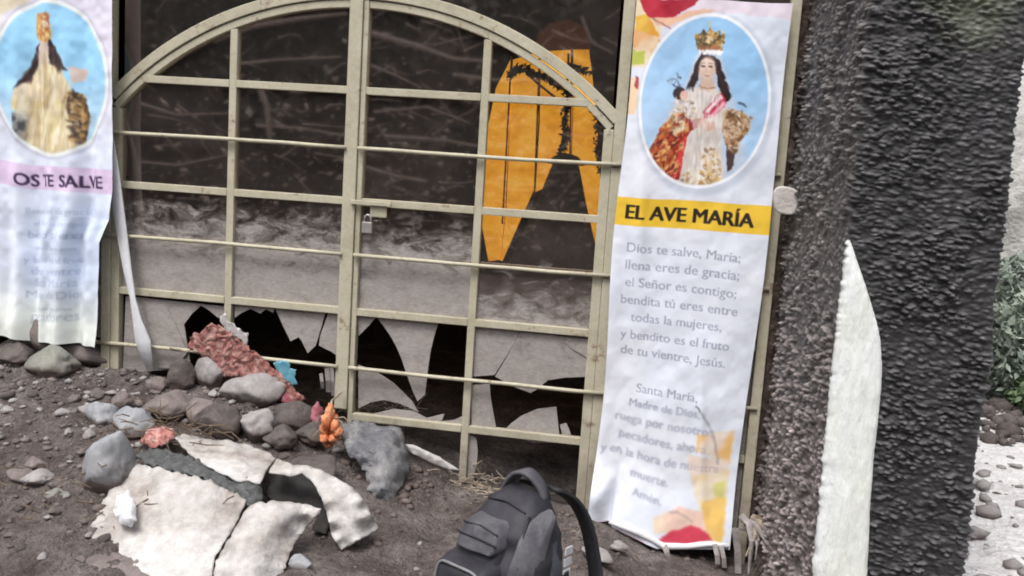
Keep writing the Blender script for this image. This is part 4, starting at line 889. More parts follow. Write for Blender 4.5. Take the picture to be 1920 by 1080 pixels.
# torn edge strip hanging from the banner
pts = [(203, 225), (212, 300), (220, 380), (229, 440), (238, 500), (249, 560), (257, 600), (268, 640), (281, 692)]
wd = [.006, .022, .030, .027, .022, .014, .022, .040, .016]
mb = MB(); W3 = [tuple(at(a, b_, -.075 - .008 * math.sin(k * 1.3))) for k, (a, b_) in enumerate(pts)]
mb.sweep(W3, lambda i: [(-wd[i], -.002), (0, -.010), (wd[i], -.002), (wd[i], .002), (0, -.005), (-wd[i], .002)], up=(0, -1, 0)); mb.obj('torn_strip', M_HEM, banL, True)

# ================================================================== ROCKS
ROCKN = {}
def rock(px, py, w, h, mi, label, seed, depth=.8, rot=0.0, flat=0.0, sub=4, embed=.12):
    P = hit(px, py)[0]; D = np.linalg.norm(P - CAM) / F_PX
    a, c_ = w * D / 2, h * D / 2; bm = bmesh.new(); bmesh.ops.create_icosphere(bm, subdivisions=sub, radius=1)
    o3 = Vector((seed * 7.3, seed * 3.1, seed))
    for v in bm.verts:
        n = v.co.normalized(); k = 1 + .30 * mn.noise(n * 1.1 + o3) + .14 * mn.noise(n * 2.6 + o3) + .06 * mn.noise(n * 5 + o3) + .03 * mn.noise(n * 12 + o3)
        q = n * k
        for s_ in range(7):   # worn facets
            fn = Vector((math.sin(seed * 2 + s_ * 2.1), math.cos(seed * 1.3 + s_ * 1.7), math.sin(seed + s_ * 2.9))).normalized(); dd = q.dot(fn); lim = .74 + .14 * math.sin(seed * 1.9 + s_ * 2.3)
            if dd > lim: q -= fn * (dd - lim) * .8
        v.co = (q.x * a, q.y * a * depth, q.z * c_)
    R = Matrix.Rotation(rot, 4, Vector((0, 1, 0))) @ Matrix.Rotation(seed * 1.0 % .6 - .3, 4, 'Z'); bmesh.ops.transform(bm, matrix=R, verts=bm.verts)
    zmin = min(v.co.z for v in bm.verts)
    me = bpy.data.meshes.new('rock'); bm.to_mesh(me); bm.free(); me.polygons.foreach_set('use_smooth', np.ones(len(me.polygons), bool)); me.materials.append(M_ROCKS[mi])
    o = bpy.data.objects.new('rock', me); COL.objects.link(o); gz = float(g0(P[0], P[1] + a * depth * .6))
    o.location = (P[0], P[1] + a * depth * .6, P[2] - zmin - c_ * 2 * embed); return tag(o, label, 'rock', 'rocks piled at the foot of the gate')
rock(68, 676, 118, 92, 1, 'big purplish brown rock against the foot of the folded banner', 1, .7)
rock(80, 714, 96, 62, 4, 'greenish grey rock below the purplish brown rock', 2)
rock(10, 690, 76, 50, 3, 'dark rock at the picture edge beside the purplish rock', 21)
rock(142, 690, 110, 52, 1, 'low brown rock under the end of the folded banner', 22)
rock(385, 734, 58, 70, 0, 'light grey rounded rock standing upright below the red cloth', 3)
rock(462, 768, 112, 62, 0, 'long light grey oval rock below the red cloth', 4, .7, -.18)
rock(472, 826, 78, 66, 0, 'pale blunt rock directly above the broken white sheets', 5)
rock(368, 800, 60, 56, 1, 'tilted brown grey rock beside the pale blunt rock', 6, .8, .5)
rock(398, 822, 92, 58, 3, 'dark wet rock between the tilted rock and the pale blunt rock', 7)
rock(300, 792, 96, 56, 1, 'wide brown rock above the slab shaped rocks', 8)
rock(222, 770, 42, 40, 1, 'small tan rock on the mud above the slabs', 9)
rock(180, 806, 62, 46, 2, 'flat blue grey slab beside the tall grey rock', 10, .8, .3)
rock(238, 822, 90, 60, 2, 'pale grey slab resting on top of the tall grey rock', 11, .7)
rock(182, 936, 100, 150, 2, 'tall blue grey rock leaning next to the white sheets', 12, .75, .42)
rock(330, 736, 52, 58, 3, 'dark rock behind the upright grey rock', 13)
rock(290, 738, 40, 34, 1, 'small brown rock at the foot of the hanging torn strip', 14)
rock(62, 918, 58, 34, 0, 'pale flat stone left of the tall blue grey rock', 15)
rock(102, 946, 46, 26, 4, 'greenish stone lying at the base of the tall grey rock', 16)
rock(28, 912, 52, 32, 1, 'brown stone at the picture edge below the mud bank', 17)
rock(60, 884, 44, 26, 1, 'small brown stone above the pale flat stone', 18)
rock(8, 782, 26, 20, 0, 'tiny pale stone high on the mud bank at the picture edge', 19)
rock(558, 1078, 42, 34, 2, 'small grey stone in front of the arched white piece', 20)
rock(1160, 1036, 30, 22, 0, 'small pale stone under the Ave María banner', 23)
rock(1118, 1058, 56, 26, 0, 'flat pale stone between the backpack and the banner', 24, .8, .2)
rock(548, 806, 84, 58, 3, 'dark lump of debris beside the orange bundle', 25)
rock(578, 836, 62, 46, 3, 'dark clod directly under the orange bundle', 26)
rock(520, 840, 70, 44, 3, 'dark clod right of the pale blunt rock', 27)
rock(398, 750, 22, 18, 0, 'tiny white pebble wedged between the grey rocks', 28)
rock(585, 905, 100, 44, 3, 'dark flat rubble lump behind the arched white piece', 29)

# smaller stones of the heap: copies of a few shapes
def small_stones(n, label, group, zone, smin, smax, seed, mats):
    rg = random.Random(seed); protos = []
    for k in range(6):
        bm = bmesh.new(); bmesh.ops.create_icosphere(bm, subdivisions=2, radius=1); o3 = Vector((seed + k * 3.7, k * 1.9, seed))
        for v in bm.verts:
            q = v.co.normalized() * (1 + .35 * mn.noise(v.co * 1.2 + o3) + .12 * mn.noise(v.co * 3 + o3))
            for s_ in range(5):
                fn = Vector((math.sin(k * 2 + s_ * 2.1), math.cos(k * 1.3 + s_ * 1.7), math.sin(seed + s_ * 2.9))).normalized(); dd = q.dot(fn)
                if dd > .72: q -= fn * (dd - .72) * .9
            v.co = q
        me = bpy.data.meshes.new('stone'); bm.to_mesh(me); bm.free(); me.materials.append(M_ROCKS[mats[k % len(mats)]]); protos.append((me, {0: 'pale grey', 1: 'brown', 3: 'dark'}[mats[k % len(mats)]]))
    for k in range(n):
        px, py = zone(rg); P = hit(px, py)[0]
        if P[1] > -.06: continue
        s_ = smin * (smax / smin) ** (rg.random() ** 1.8); pr = rg.choice(protos); o = bpy.data.objects.new('stone', pr[0]); COL.objects.link(o)
        o.location = (P[0], P[1], float(ground(P[0], P[1])) + s_ * .2); o.scale = (s_ * rg.uniform(.9, 1.5), s_ * rg.uniform(.8, 1.1), s_ * rg.uniform(.5, .85)); o.rotation_euler = (rg.uniform(-.3, .3), rg.uniform(-.3, .3), rg.uniform(0, 6.28)); sz = 'fist sized' if s_ > (smin * smax) ** .5 else 'small'; tag(o, sz + ' ' + pr[1] + ' ' + label, 'stone', sz + ' ' + pr[1] + ' ' + group)
small_stones(46, 'stone lying loose among the rocks below the gate', 'stones among the rocks below the gate', lambda r: (r.uniform(130, 640), r.uniform(680, 850)), .014, .04, 5, [1, 3, 1, 0])
small_stones(44, 'stone half sunk in the mud bank below the folded banner', 'stones in the mud bank', lambda r: (r.uniform(0, 200), r.uniform(690, 1060)), .012, .04, 6, [1, 0, 1, 3])
small_stones(26, 'stone lying on the soil around the backpack', 'stones around the backpack', lambda r: (r.choice([r.uniform(720, 830), r.uniform(1110, 1500)]), r.uniform(900, 1075)), .008, .022, 7, [1, 0, 3])

# ================================================================== SHEETS, RAGS AND RUBBISH (outline on the heap, with lift)
def drape(name, outline, mat_, label, cat, bulge=.0, rough=.006, nscale=18, th=.004, step=7, seed=0, parent=None, jag=1.2, ridges=0.0, group=None, cols=None, ymax=-.055, crease=0.0):
    ol = np.array(outline, float); rg = np.random.default_rng(seed + 1)
    pts = []
    for a, b_ in zip(ol, np.roll(ol, -1, 0)):
        L = np.hypot(*(b_ - a)[:2]); n = max(1, int(L / step))
        for k in range(n):
            q = a + (b_ - a) * k / n
            if k: q = q + np.r_[rg.normal(0, jag, 2), 0]
            pts.append(q)
    pts = np.array(pts); nb = len(pts)
    x0, y0 = pts[:, :2].min(0); x1, y1 = pts[:, :2].max(0)
    gxx, gyy = np.meshgrid(np.arange(x0, x1, step), np.arange(y0, y1, step)); q = np.c_[gxx.ravel(), gyy.ravel()]; q += rg.normal(0, step * .12, q.shape)
    ins = np.zeros(len(q), bool); P = pts[:, :2]
    for i in range(nb):
        (xa, ya), (xb, yb) = P[i], P[(i + 1) % nb]
        if ya == yb: continue
        ins ^= ((ya > q[:, 1]) != (yb > q[:, 1])) & (q[:, 0] < (xb - xa) * (q[:, 1] - ya) / (yb - ya) + xa)
    dmin = np.array([np.min(np.hypot(*(P - a).T)) for a in q]); q = q[ins & (dmin > step * .55)]; dmin = dmin[ins & (dmin > step * .55)]
    al = np.r_[P, q]
    co, ed, fa, *_ = delaunay_2d_cdt([Vector(a) for a in al], [], [list(range(nb))], 1, 1e-5)
    co = np.array([c[:] for c in co]); w = 1 / (((co[:, None, :] - ol[None, :, :2]) ** 2).sum(-1) + 30) ** 1.3; lift = (w * ol[None, :, 2]).sum(1) / w.sum(1)
    de = np.array([np.min(np.hypot(*(P - a).T)) for a in co]); lift = lift + bulge * np.sin(np.clip(de / max(de.max(), 1), 0, 1) * math.pi / 2)
    W = hit(co[:, 0], co[:, 1], lift)
    for i_ in np.where(W[:, 1] > ymax)[0]: W[i_] = at(co[i_, 0], co[i_, 1], ymax)
    W[:, 2] += rough * fbm(W[:, 0] * nscale, W[:, 1] * nscale * 1.0 + W[:, 2] * nscale, seed, 4) * 2
    if crease:
        cr = 1 - np.abs(fbm(co[:, 0] * .013 + 3, co[:, 1] * .022, seed + 40, 2)) * 5; W[:, 2] += crease * np.clip(cr, 0, 1) ** 3; cr = 1 - np.abs(fbm(co[:, 0] * .02 + co[:, 1] * .02, co[:, 1] * .03, seed + 44, 2)) * 6; W[:, 2] -= crease * .7 * np.clip(cr, 0, 1) ** 3
    if ridges: W[:, 1] -= ridges * np.abs(fbm(co[:, 0] * .10, co[:, 1] * .13, seed + 5, 3)) * 2
    N = len(W); V = np.r_[W, W + [0, th * .6, -th]]
    F = [tuple(f) for f in fa]; 
    v0 = V[list(F[0])]; 
    up = np.cross(v0[1] - v0[0], v0[2] - v0[0]); 
    if np.dot(up, CAM - v0[0]) < 0: F = [f[::-1] for f in F]
    cnt = {}
    for f in F:
        for a, b_ in zip(f, f[1:] + f[:1]): cnt[(a, b_)] = 1
    rim = [(a, b_) for a, b_ in cnt if (b_, a) not in cnt]
    F2 = F + [tuple(i + N for i in f[::-1]) for f in F] + [(b_, a, a + N, b_ + N) for a, b_ in rim]
    o = mesh_obj(name, V, F2, mat_, parent, True)
    if cols is not None: set_col(o, cols(np.r_[co, co]) * .82)
    if parent is None: tag(o, label, cat, group)
    elif label: o['label'] = label
    return o
GS = 'broken white sheets in front of the gate'
drape('white_sheet', [(215, 903, .06), (243, 868, .10), (330, 884, .16), (395, 903, .17), (462, 938, .15), (440, 985, .10), (402, 1046, .05), (396, 1090, .02), (300, 1088, .015), (232, 1064, .015), (200, 1046, .0), (150, 1034, .0), (168, 985, .02), (190, 945, .03)], M_WHITE, 'largest broken white sheet, creased, in front of the tall grey rock', 'sheet', .012, .003, 22, .006, 6, 1, jag=.8, group=GS, crease=.012)
drape('white_sheet', [(462, 953, .14), (486, 940, .17), (520, 938, .17), (548, 942, .16), (602, 952, .17), (598, 962, .14), (572, 988, .08), (552, 1018, .05), (540, 1050, .03), (524, 1092, .0), (398, 1092, .01), (404, 1050, .05), (438, 996, .10)], M_WHITE, 'narrow curved white sheet beside the largest one, its top corner pointed', 'sheet', .022, .002, 20, .006, 6, 2, jag=1.0, group=GS, crease=.008)
drape('white_sheet', [(326, 816, .08), (345, 812, .08), (400, 824, .08), (470, 834, .07), (500, 848, .07), (517, 860, .07), (503, 876, .09), (487, 904, .13), (440, 899, .13), (395, 878, .12), (352, 850, .10)], M_WHITE, 'upper white sheet lying behind the dark mesh strip', 'sheet', .01, .003, 20, .006, 6, 3, jag=.8, group=GS, crease=.01)
drape('white_sheet', [(504, 884, .15), (518, 860, .14), (545, 868, .18), (600, 880, .20), (650, 906, .21), (676, 930, .19), (692, 958, .14), (709, 990, .07), (690, 1004, .05), (640, 1030, .0), (622, 1002, .04), (614, 968, .10), (602, 930, .15), (585, 902, .17), (566, 886, .18), (548, 892, .16), (524, 890, .15)], M_WHITE, 'arched white piece bridging over a dark hollow', 'sheet', .012, .0025, 18, .007, 6, 4, jag=.8, group=GS, crease=.006)
M_HOLLOW = mat('hollow_shade', [(.012, .011, .011), (.03, .027, .026)], .7, 9, .4, 30, .01)  # black sheet laid in as painted shade under the arched piece
drape('hollow_shade', [(520, 892, .05), (560, 880, .07), (592, 900, .07), (612, 935, .06), (622, 975, .03), (612, 1000, .015), (585, 992, .015), (598, 958, .03), (560, 946, .04), (515, 945, .03), (495, 925, .04)], M_HOLLOW, 'black sheet standing for the shade in the hollow under the arched white piece', 'shade', .0, .006, 20, .004, 6, 31)
drape('white_scrap', [(218, 930, .10), (240, 918, .13), (252, 940, .13), (256, 972, .11), (244, 990, .08), (226, 986, .07), (212, 960, .08)], M_HEM, 'small crumpled white plastic scrap on the largest white sheet', 'plastic', .03, .01, 30, .004, 5, 33, jag=1.2)
M_MESH = mat('dark_mesh', [(.06, .062, .062), (.12, .125, .125), (.20, .205, .20)], .9, 26, .8, 120, .01, fine=.5)
drape('mesh_strip', [(250, 850, .05), (300, 838, .05), (345, 850, .08), (400, 878, .10), (442, 898, .11), (488, 906, .11), (494, 930, .08), (484, 944, .09), (466, 952, .10), (430, 928, .12), (380, 900, .12), (330, 884, .12), (270, 872, .09)], M_MESH, 'dark grey mesh strip lying between two white sheets', 'mesh', .01, .012, 40, .006, 6, 6, jag=1.6)
drape('wood_scrap', [(150, 1000, .0), (240, 1040, .01), (330, 1078, .01), (335, 1095, .0), (220, 1092, .0), (140, 1060, .0)], M_ROCKS[1], 'muddy brown clod under the edge of the largest white sheet', 'debris', .02, .012, 25, .02, 8, 5)
# red cloth: woven, mottled
M_RED = mat('red_weave', None, .9, 60, .9, 110, .012, attr=True, fine=.35)
def redcols(co):
    t = sstep(-.15, .2, fbm(co[:, 0] * .11, co[:, 1] * .16, 201, 3))[:, None]; s_ = sstep(-.1, .15, fbm(co[:, 0] * .3 + co[:, 1] * .25, co[:, 1] * .3, 202, 2))[:, None]
    t = np.clip(t * .6 + .3, 0, 1); a = srgb(190, 112, 104) * (1 - t) + srgb(216, 176, 166) * t; w_ = (np.sin(co[:, 0] * 1.1 + co[:, 1] * .6 + 6 * fbm(co[:, 0] * .04, co[:, 1] * .04, 209, 2)) > .2)[:, None]; a = a * (1 - .55 * s_ * w_) + srgb(128, 50, 52) * .55 * s_ * w_
    return a
drape('red_cloth', [(352, 650, .05), (366, 628, .14), (395, 612, .22), (412, 606, .24), (430, 620, .23), (452, 640, .20), (485, 662, .17), (520, 690, .13), (550, 718, .09), (574, 748, .05), (545, 764, .02), (512, 722, .03), (470, 712, .06), (430, 706, .06), (410, 690, .06), (398, 668, .06), (372, 662, .05)], M_RED, 'crumpled faded red knitted cloth draped over the rocks at the gate', 'cloth', .045, .020, 13, .012, 3.2, 11, jag=1.2, ridges=.016, cols=redcols)
drape('pink_scrap', [(262, 828, .06), (275, 806, .09), (300, 798, .10), (325, 802, .10), (330, 818, .08), (310, 832, .07), (285, 838, .06)], M_RED, 'small scrap of pink cloth on top of the white sheets', 'cloth', .015, .008, 40, .006, 4, 12, jag=1.5, cols=lambda co: redcols(co) * 1.25)
M_BLUE = mat('blue_plastic', [(.06, .22, .30), (.12, .33, .42), (.30, .46, .52)], .5, 14, .3, 40, .01, fine=.3)
drape('blue_scrap', [(512, 684, .10), (528, 676, .13), (544, 682, .13), (542, 692, .12), (556, 694, .11), (552, 706, .10), (558, 720, .07), (548, 724, .06), (534, 716, .07), (524, 704, .08)], M_BLUE, 'torn turquoise plastic scrap beside the red cloth', 'scrap', .02, .012, 16, .004, 4, 13, jag=.7)
M_SHRED = mat('dirty_plastic', [(.30, .28, .27), (.45, .43, .42), (.56, .54, .53)], .5, 14, .4, 30, .01, fine=.3)
drape('plastic_shred', [(412, 598, .27), (422, 588, .29), (432, 604, .27), (448, 618, .24), (466, 628, .20), (462, 648, .17), (440, 634, .21), (424, 622, .24)], M_SHRED, 'dirty pale plastic shred caught where the mullion ends above the red cloth', 'plastic', .015, .01, 40, .003, 4, 14, jag=1.8)
# blue-grey bundle
M_TARP = mat('grey_tarp', [(.10, .10, .115), (.20, .20, .21), (.33, .32, .31)], .8, 7, .7, 26, .02, fine=.35)
drape('tarp_bundle', [(640, 800, .10), (668, 790, .14), (720, 800, .14), (752, 806, .13), (764, 838, .11), (768, 872, .07), (756, 905, .03), (735, 935, .0), (706, 938, .0), (690, 915, .02), (686, 880, .06), (664, 858, .09), (645, 830, .10)], M_TARP, 'crumpled blue grey tarpaulin bundle right of the white sheets', 'tarp', .06, .015, 14, .01, 6, 15, jag=1.3, ridges=.02)
M_STRAW = mat('dry_straw', [(.20, .16, .12), (.34, .28, .22), (.46, .39, .33)], .95, 12, .5, 60, .01, fine=.4)
def straw(name, px, py, n, spread, ln, label, cat, lift=.0, m=M_STRAW, seed=3, down=.0):
    rg = np.random.default_rng(seed); mb = MB(); P = hit(px, py)[0] + [0, 0, lift]
    for k in range(n):
        a = P + rg.normal(0, 1, 3) * [spread, spread * .4, spread * .35]; d = rg.normal(0, 1, 3) * [1, .5, .35] ; d[2] -= down; d *= ln * (.5 + rg.random()) / np.linalg.norm(d)
        mid = a + d * .5 + [0, 0, ln * .12 * rg.normal()]; b_ = a + d
        for q in (a, mid, b_): q[2] = max(q[2], float(g0(q[0], q[1])) + .004)
        mb.tube([tuple(a), tuple(mid), tuple(b_)], [.003, .0028, .0015], 4)
    o = mb.obj(name, m); tag(o, label, cat, kind=None); return o
tag(straw('straw_litter', 715, 812, 130, .075, .08, 'tangle of dry straw and fibres on the tarpaulin bundle', 'straw', .14), kind='stuff')
tag(straw('straw_litter', 645, 778, 60, .04, .07, 'dry straw caught at the foot of the middle gate post', 'straw', .05, seed=4), kind='stuff')
tag(straw('straw_litter', 905, 915, 110, .10, .06, 'dry straw and chips scattered behind the backpack', 'straw', .0, seed=5), kind='stuff')
tag(straw('twig_litter', 320, 850, 70, .12, .09, 'dark twigs scattered over the white sheets', 'twigs', .10, M_TWIG, 6), kind='stuff')
tag(straw('twig_litter', 150, 960, 60, .25, .07, 'short twigs lying on the mud by the sheets', 'twigs', .01, M_TWIG, 7), kind='stuff')
tag(straw('twig_litter', 560, 760, 50, .10, .10, 'dark twigs tangled between the red cloth and the orange bundle', 'twigs', .05, M_TWIG, 8), kind='stuff')
# fallen glass pieces on the ground by the gate
drape('fallen_shard', [(757, 832, .06), (775, 834, .07), (824, 856, .05), (862, 882, .02), (840, 880, .02), (806, 866, .03), (770, 848, .05)], M_SHRED, 'long grey glass shard fallen on the soil by the mullion', 'glass', .0, .002, 10, .006, 8, 16, jag=.3)
# orange bundle
M_ORANGE = mat('orange_wax', [(.55, .13, .05), (.66, .24, .11), (.70, .40, .26)], .55, 14, .25, 40, .008, fine=.25)
Pq = at(620, 835, -.34); ob = thing('orange_bundle', tuple(Pq), 'bundle of bright orange flower heads tied below the middle post', 'flowers')
def blob(mb, c, r, seed, n=2):
    bm = bmesh.new(); bmesh.ops.create_icosphere(bm, subdivisions=n, radius=1); k0 = [(v.co.normalized() * (1 + .34 * mn.noise(v.co * 2.1 + Vector((seed, seed * .7, 0))))) for v in bm.verts]
    mb.add([(c[0] + q.x * r[0], c[1] + q.y * r[1], c[2] + q.z * r[2]) for q in k0], [tuple(v.index for v in f.verts) for f in bm.faces]); bm.free()
for k, (a, b_, rx, rz) in enumerate(((618, 776, 9, 20), (612, 790, 10, 18), (625, 792, 10, 18), (608, 805, 9, 14), (633, 810, 9, 12), (620, 808, 10, 13), (608, 822, 9, 11), (625, 822, 10, 10), (615, 832, 9, 8), (628, 800, 8, 14))):
    P = at(a, b_, -.34 - .02 * math.sin(k * 2.2)); D = 4.1 / F_PX; mb = MB(); blob(mb, P, (rx * D, .022, rz * D), k * 3.1, 3); mb.obj('flower_head', M_ORANGE, ob, True)
mb = MB(); mb.tube([tuple(at(640, 735, -.06)), tuple(at(622, 752, -.20)), tuple(at(618, 780, -.33))], .006, 6); mb.obj('stem', M_STRAW, ob)
for k, (a, b_, c_) in enumerate(((640, 790, .5), (598, 806, -.6), (645, 782, .9), (600, 780, -.3))):
    mb = MB(); P = at(a, b_, -.34); mb.tube([tuple(at(620, 785, -.335)), tuple(P), tuple(P + [.04 * c_, -.01, -.03])], [.004, .003, .002], 5); mb.obj('stalk', M_STRAW, ob)
drape('magenta_scrap', [(518, 735, .08), (540, 728, .09), (556, 738, .08), (552, 756, .05), (536, 760, .04), (524, 748, .06)], M_RED, 'dull magenta cloth scrap below the turquoise plastic', 'cloth', .012, .008, 40, .004, 4, 18, jag=1.4, cols=lambda co: redcols(co) * [.8, .55, .75])
drape('magenta_scrap', [(580, 765, .09), (596, 755, .10), (606, 768, .09), (604, 790, .06), (590, 800, .05), (582, 782, .07)], M_RED, 'dull magenta cloth scrap touching the orange bundle', 'cloth', .012, .008, 40, .004, 4, 19, jag=1.4, cols=lambda co: redcols(co) * [.75, .5, .7])
# grey tatters hanging behind the lowest rod
tt = thing('hanging_tatters', tuple(at(615, 735, .05)), 'grey cloth tatters hanging in the broken pane above the orange bundle', 'cloth')
for a, y0, y1, w in ((602, 700, 728, .009), (613, 690, 735, .012), (622, 688, 742, .010), (632, 698, 745, .008)):
    mb = MB(); P0, P1 = at(a, y0, .05), at(a + 3, y1, .045); mb.sweep([tuple(P0), tuple((P0 + P1) / 2 + [.006, -.012, 0]), tuple(P1)], [(-w, -.002), (w, -.002), (w * .6, .003), (-w * .6, .003)], up=(0, 1, 0)); mb.obj('tatter', M_GREY, tt)
# withered clump under the banner's corner
wc = thing('withered_plant', tuple(hit(1425, 1075)[0]), 'withered grey brown plant at the corner of the Ave María banner', 'plant')
base = hit(1428, 1090)[0]; rg = np.random.default_rng(44)
for k in range(16):
    a = at(1385 + rg.random() * 45, 962 + rg.random() * 40, -.10 - .06 * rg.random()); e = at(1395 + rg.random() * 75, 1040 + rg.random() * 60, -.16 - .12 * rg.random()); mid = (a + e) / 2 + [.05 * rg.random(), -.05, .06 * rg.random()]
    w = .006 + .012 * rg.random(); mb = MB(); pts_ = [a, a * .55 + mid * .45 + [.01, -.01, .02], mid, mid * .4 + e * .6, e]
    mb.sweep([tuple(p_) for p_ in pts_], lambda i: [(-w * (1 - .18 * i), 0), (0, .005), (w * (1 - .18 * i), 0), (0, -.002)], up=(.2, -1, .2)); mb.obj('withered_leaf', (M_GREY, M_TWIG, M_STRAW)[k % 3], wc)
# frayed loose strand on the lowest rod
ls = MB(); ls.tube([tuple(at(a, b_, -.055)) for a, b_ in ((318, 652), (345, 658), (380, 660), (420, 658), (455, 668))], [.004, .006, .007, .005, .003], 6)
tag(ls.obj('frayed_rope', M_STRAW), 'frayed pale rope wound along the lowest rod above the upright rock', 'rope')

# ================================================================== BACKPACK
M_PACK = mat('charcoal_fabric', [(.012, .011, .016), (.022, .021, .028), (.038, .036, .046)], .62, 9, .35, 220, .003, fine=.3, spec=.4)
M_PACK2 = mat('grey_fabric', [(.045, .043, .052), (.075, .072, .083), (.125, .12, .13)], .6, 10, .35, 200, .003, fine=.25, spec=.4)
M_PACKD = mat('black_webbing', [(.012, .012, .014), (.022, .022, .026)], .6, 20, .3, 200, .002)
M_ZIP = mat('zip_grey', [(.16, .16, .17), (.26, .26, .27)], .45, 30, .2, 200, .001)
M_SLATE = mat('slate_fabric', [(.035, .038, .05), (.06, .064, .08), (.085, .09, .108)], .6, 9, .35, 200, .003, fine=.3, spec=.4)
M_PORT = mat('slate_rubber', [(.07, .10, .135), (.11, .145, .185)], .5, 12)
M_TAG = mat('white_tag', [(.45, .45, .47), (.7, .7, .72)], .5, 25)
def backpack():
    Yp = -1.58; T = at(952, 890, Yp); ang = math.radians(-29)
    gz = float(g0(T[0], Yp)); O = Vector((T[0] + .022, Yp, gz)); Hh = T[2] - gz - .05
    root = thing('backpack', tuple(O), 'charcoal backpack standing on the soil in front of the gate', 'backpack')
    Rz = Matrix.Rotation(ang, 3, 'Z'); LEAN = .06
    def L(x, y, z): v = Rz @ Vector((x, y + LEAN * z, 0)); return (O.x + v.x, O.y + v.y, O.z + z)
    hw = lambda t: .160 * float(np.interp(t, [0, .08, .5, .7, .85, .95, 1], [.9, 1, 1, .95, .74, .54, .32]))
    yf = lambda t: -float(np.interp(t, [0, .1, .45, .7, .85, .95, 1], [.15, .17, .165, .145, .105, .055, .01]))
    yb = lambda t: float(np.interp(t, [0, .1, .5, .85, .95, 1], [.06, .085, .095, .085, .07, .045]))
    def loft(name, t0, t1, n, fx, ff, fb, m, k=28, e=3.6, wr=.006, seed=1):
        V = []; F = []
        for i in range(n):
            t = t0 + (t1 - t0) * i / (n - 1); a_ = fx(t); c0, c1 = ff(t), fb(t); cy, b_ = (c0 + c1) / 2, (c1 - c0) / 2
            for j in range(k):
                th = 2 * math.pi * j / k; x = a_ * math.copysign(abs(math.cos(th)) ** (2 / e), math.cos(th)); y = cy + b_ * math.copysign(abs(math.sin(th)) ** (2 / e), math.sin(th))
                w = wr * 1.4 * mn.noise(Vector((x * 9, y * 9 + t * 3, t * 7 + seed))) + wr * .9 * mn.noise(Vector((x * 22, y * 22 + t * 8, t * 14 + seed)))
                V.append(L(x * (1 + w * 2), y + w, t * Hh))
        for i in range(n - 1):
            for j in range(k): F.append((i * k + j, i * k + (j + 1) % k, (i + 1) * k + (j + 1) % k, (i + 1) * k + j))
        F.append(tuple(range(k))[::-1]); F.append(tuple((n - 1) * k + j for j in range(k))); return mesh_obj(name, V, F, m, root, True)
    loft('body', 0, 1, 44, hw, yf, yb, M_PACK, 48, 3.2, .010)
    E_ = 3.2
    def S(x, t, off):
        x *= .865; a_ = hw(t); c0, c1 = yf(t), yb(t); cy, b_ = (c0 + c1) / 2, (c1 - c0) / 2
        q = min(abs(x) / a_, .995); return L(x, cy - b_ * (1 - q ** E_) ** (1 / E_) - off, t * Hh)
    def patch(name, x0, x1, t0, t1, rise, m, rc=.04, soft=.25, nu=26, nt=30, taper=0.0, seed=1, par=None):
        """a stitched on panel or pocket standing proud of the curved front"""
        V = []; F = []; hx, hz = (x1 - x0) / 2, (t1 - t0) * Hh / 2
        for i in range(nt + 1):
            for k in range(nu + 1):
                u, v = 2 * k / nu - 1, 2 * i / nt - 1
                zz = v * hz; lim = hx
                if abs(zz) > hz - rc: lim = hx - rc + math.sqrt(max(rc * rc - (abs(zz) - hz + rc) ** 2, 0))
                lim *= 1 - taper * (v + 1) / 2
                x = (x0 + x1) / 2 + u * lim; t = (t0 + t1) / 2 + zz / Hh
                edge = min(1 - abs(u), 1 - abs(v)); r = rise * min(1, edge / soft) ** .5 if edge > 0 else 0
                w = .006 * mn.noise(Vector((x * 13 + t * 4, t * 9, 2))) + .004 * mn.noise(Vector((x * 30, t * 20 + x * 9, seed)))
                V.append(S(x, max(t, -.02), r + (w if edge > 0 else 0) * (rise > .004) - (.004 if edge <= 0 else 0)))
        n = nu + 1
        for i in range(nt):
            for k in range(nu): F.append((i * n + k, i * n + k + 1, (i + 1) * n + k + 1, (i + 1) * n + k))
        return mesh_obj(name, V, F, m, par or root, True)
    def line(name, f, par, r=.0032, m=M_ZIP, n=30, off=.0):
        mb = MB(); mb.tube([S(*f(k / (n - 1))) for k in range(n)], r, 6); return mb.obj(name, m, par, True)
    patch('front_panel', -.160, .100, -.02, .88, .026, M_PACK, .06, .22, taper=.30, seed=3)
    gus = patch('gusset', .098, .172, -.02, .95, .020, M_PACK2, .03, .35, 12, 40, taper=.10, seed=5)
    up_ = patch('upper_pocket', -.128, .076, .735, .885, .050, M_PACK2, .035, .16, taper=.18, seed=7)
    lo_ = patch('lower_pocket', -.150, .088, .10, .715, .082, M_PACK, .05, .16, seed=9)
    line('zip', lambda q: (-.112 + .165 * q, .862 - .016 * abs(q - .5) * 2, .049), up_, .003, M_PACKD)
    line('flap_edge', lambda q: (-.118 + .185 * q, .80 + .008 * math.sin(math.pi * q), .053), up_, .0028, M_PACKD)
    def arc_lo(q):
        a = math.pi * (1 - q); x = math.copysign(abs(math.cos(a)) ** .35, math.cos(a)) * .105; return (-.031 + x * .98, .45 + .235 * abs(math.sin(a)) ** .45, .083 if .06 < q < .94 else .075)
    line('zip', arc_lo, lo_, .0045, M_ZIP, 44)
    line('piping', lambda q: (.178 - .03 * q - .05 * q ** 3, .02 + .9 * q, .012), root, .004, M_PACKD)
    line('zip', lambda q: (-.11 + .19 * q, .93 + .025 * math.sin(math.pi * q), .006), root, .0032, M_PACKD)
    mb = MB(); c = [(-.055, .0), (-.025, .006), (.007, .014), (.003, .006), (-.025, -.004), (-.051, -.006)]
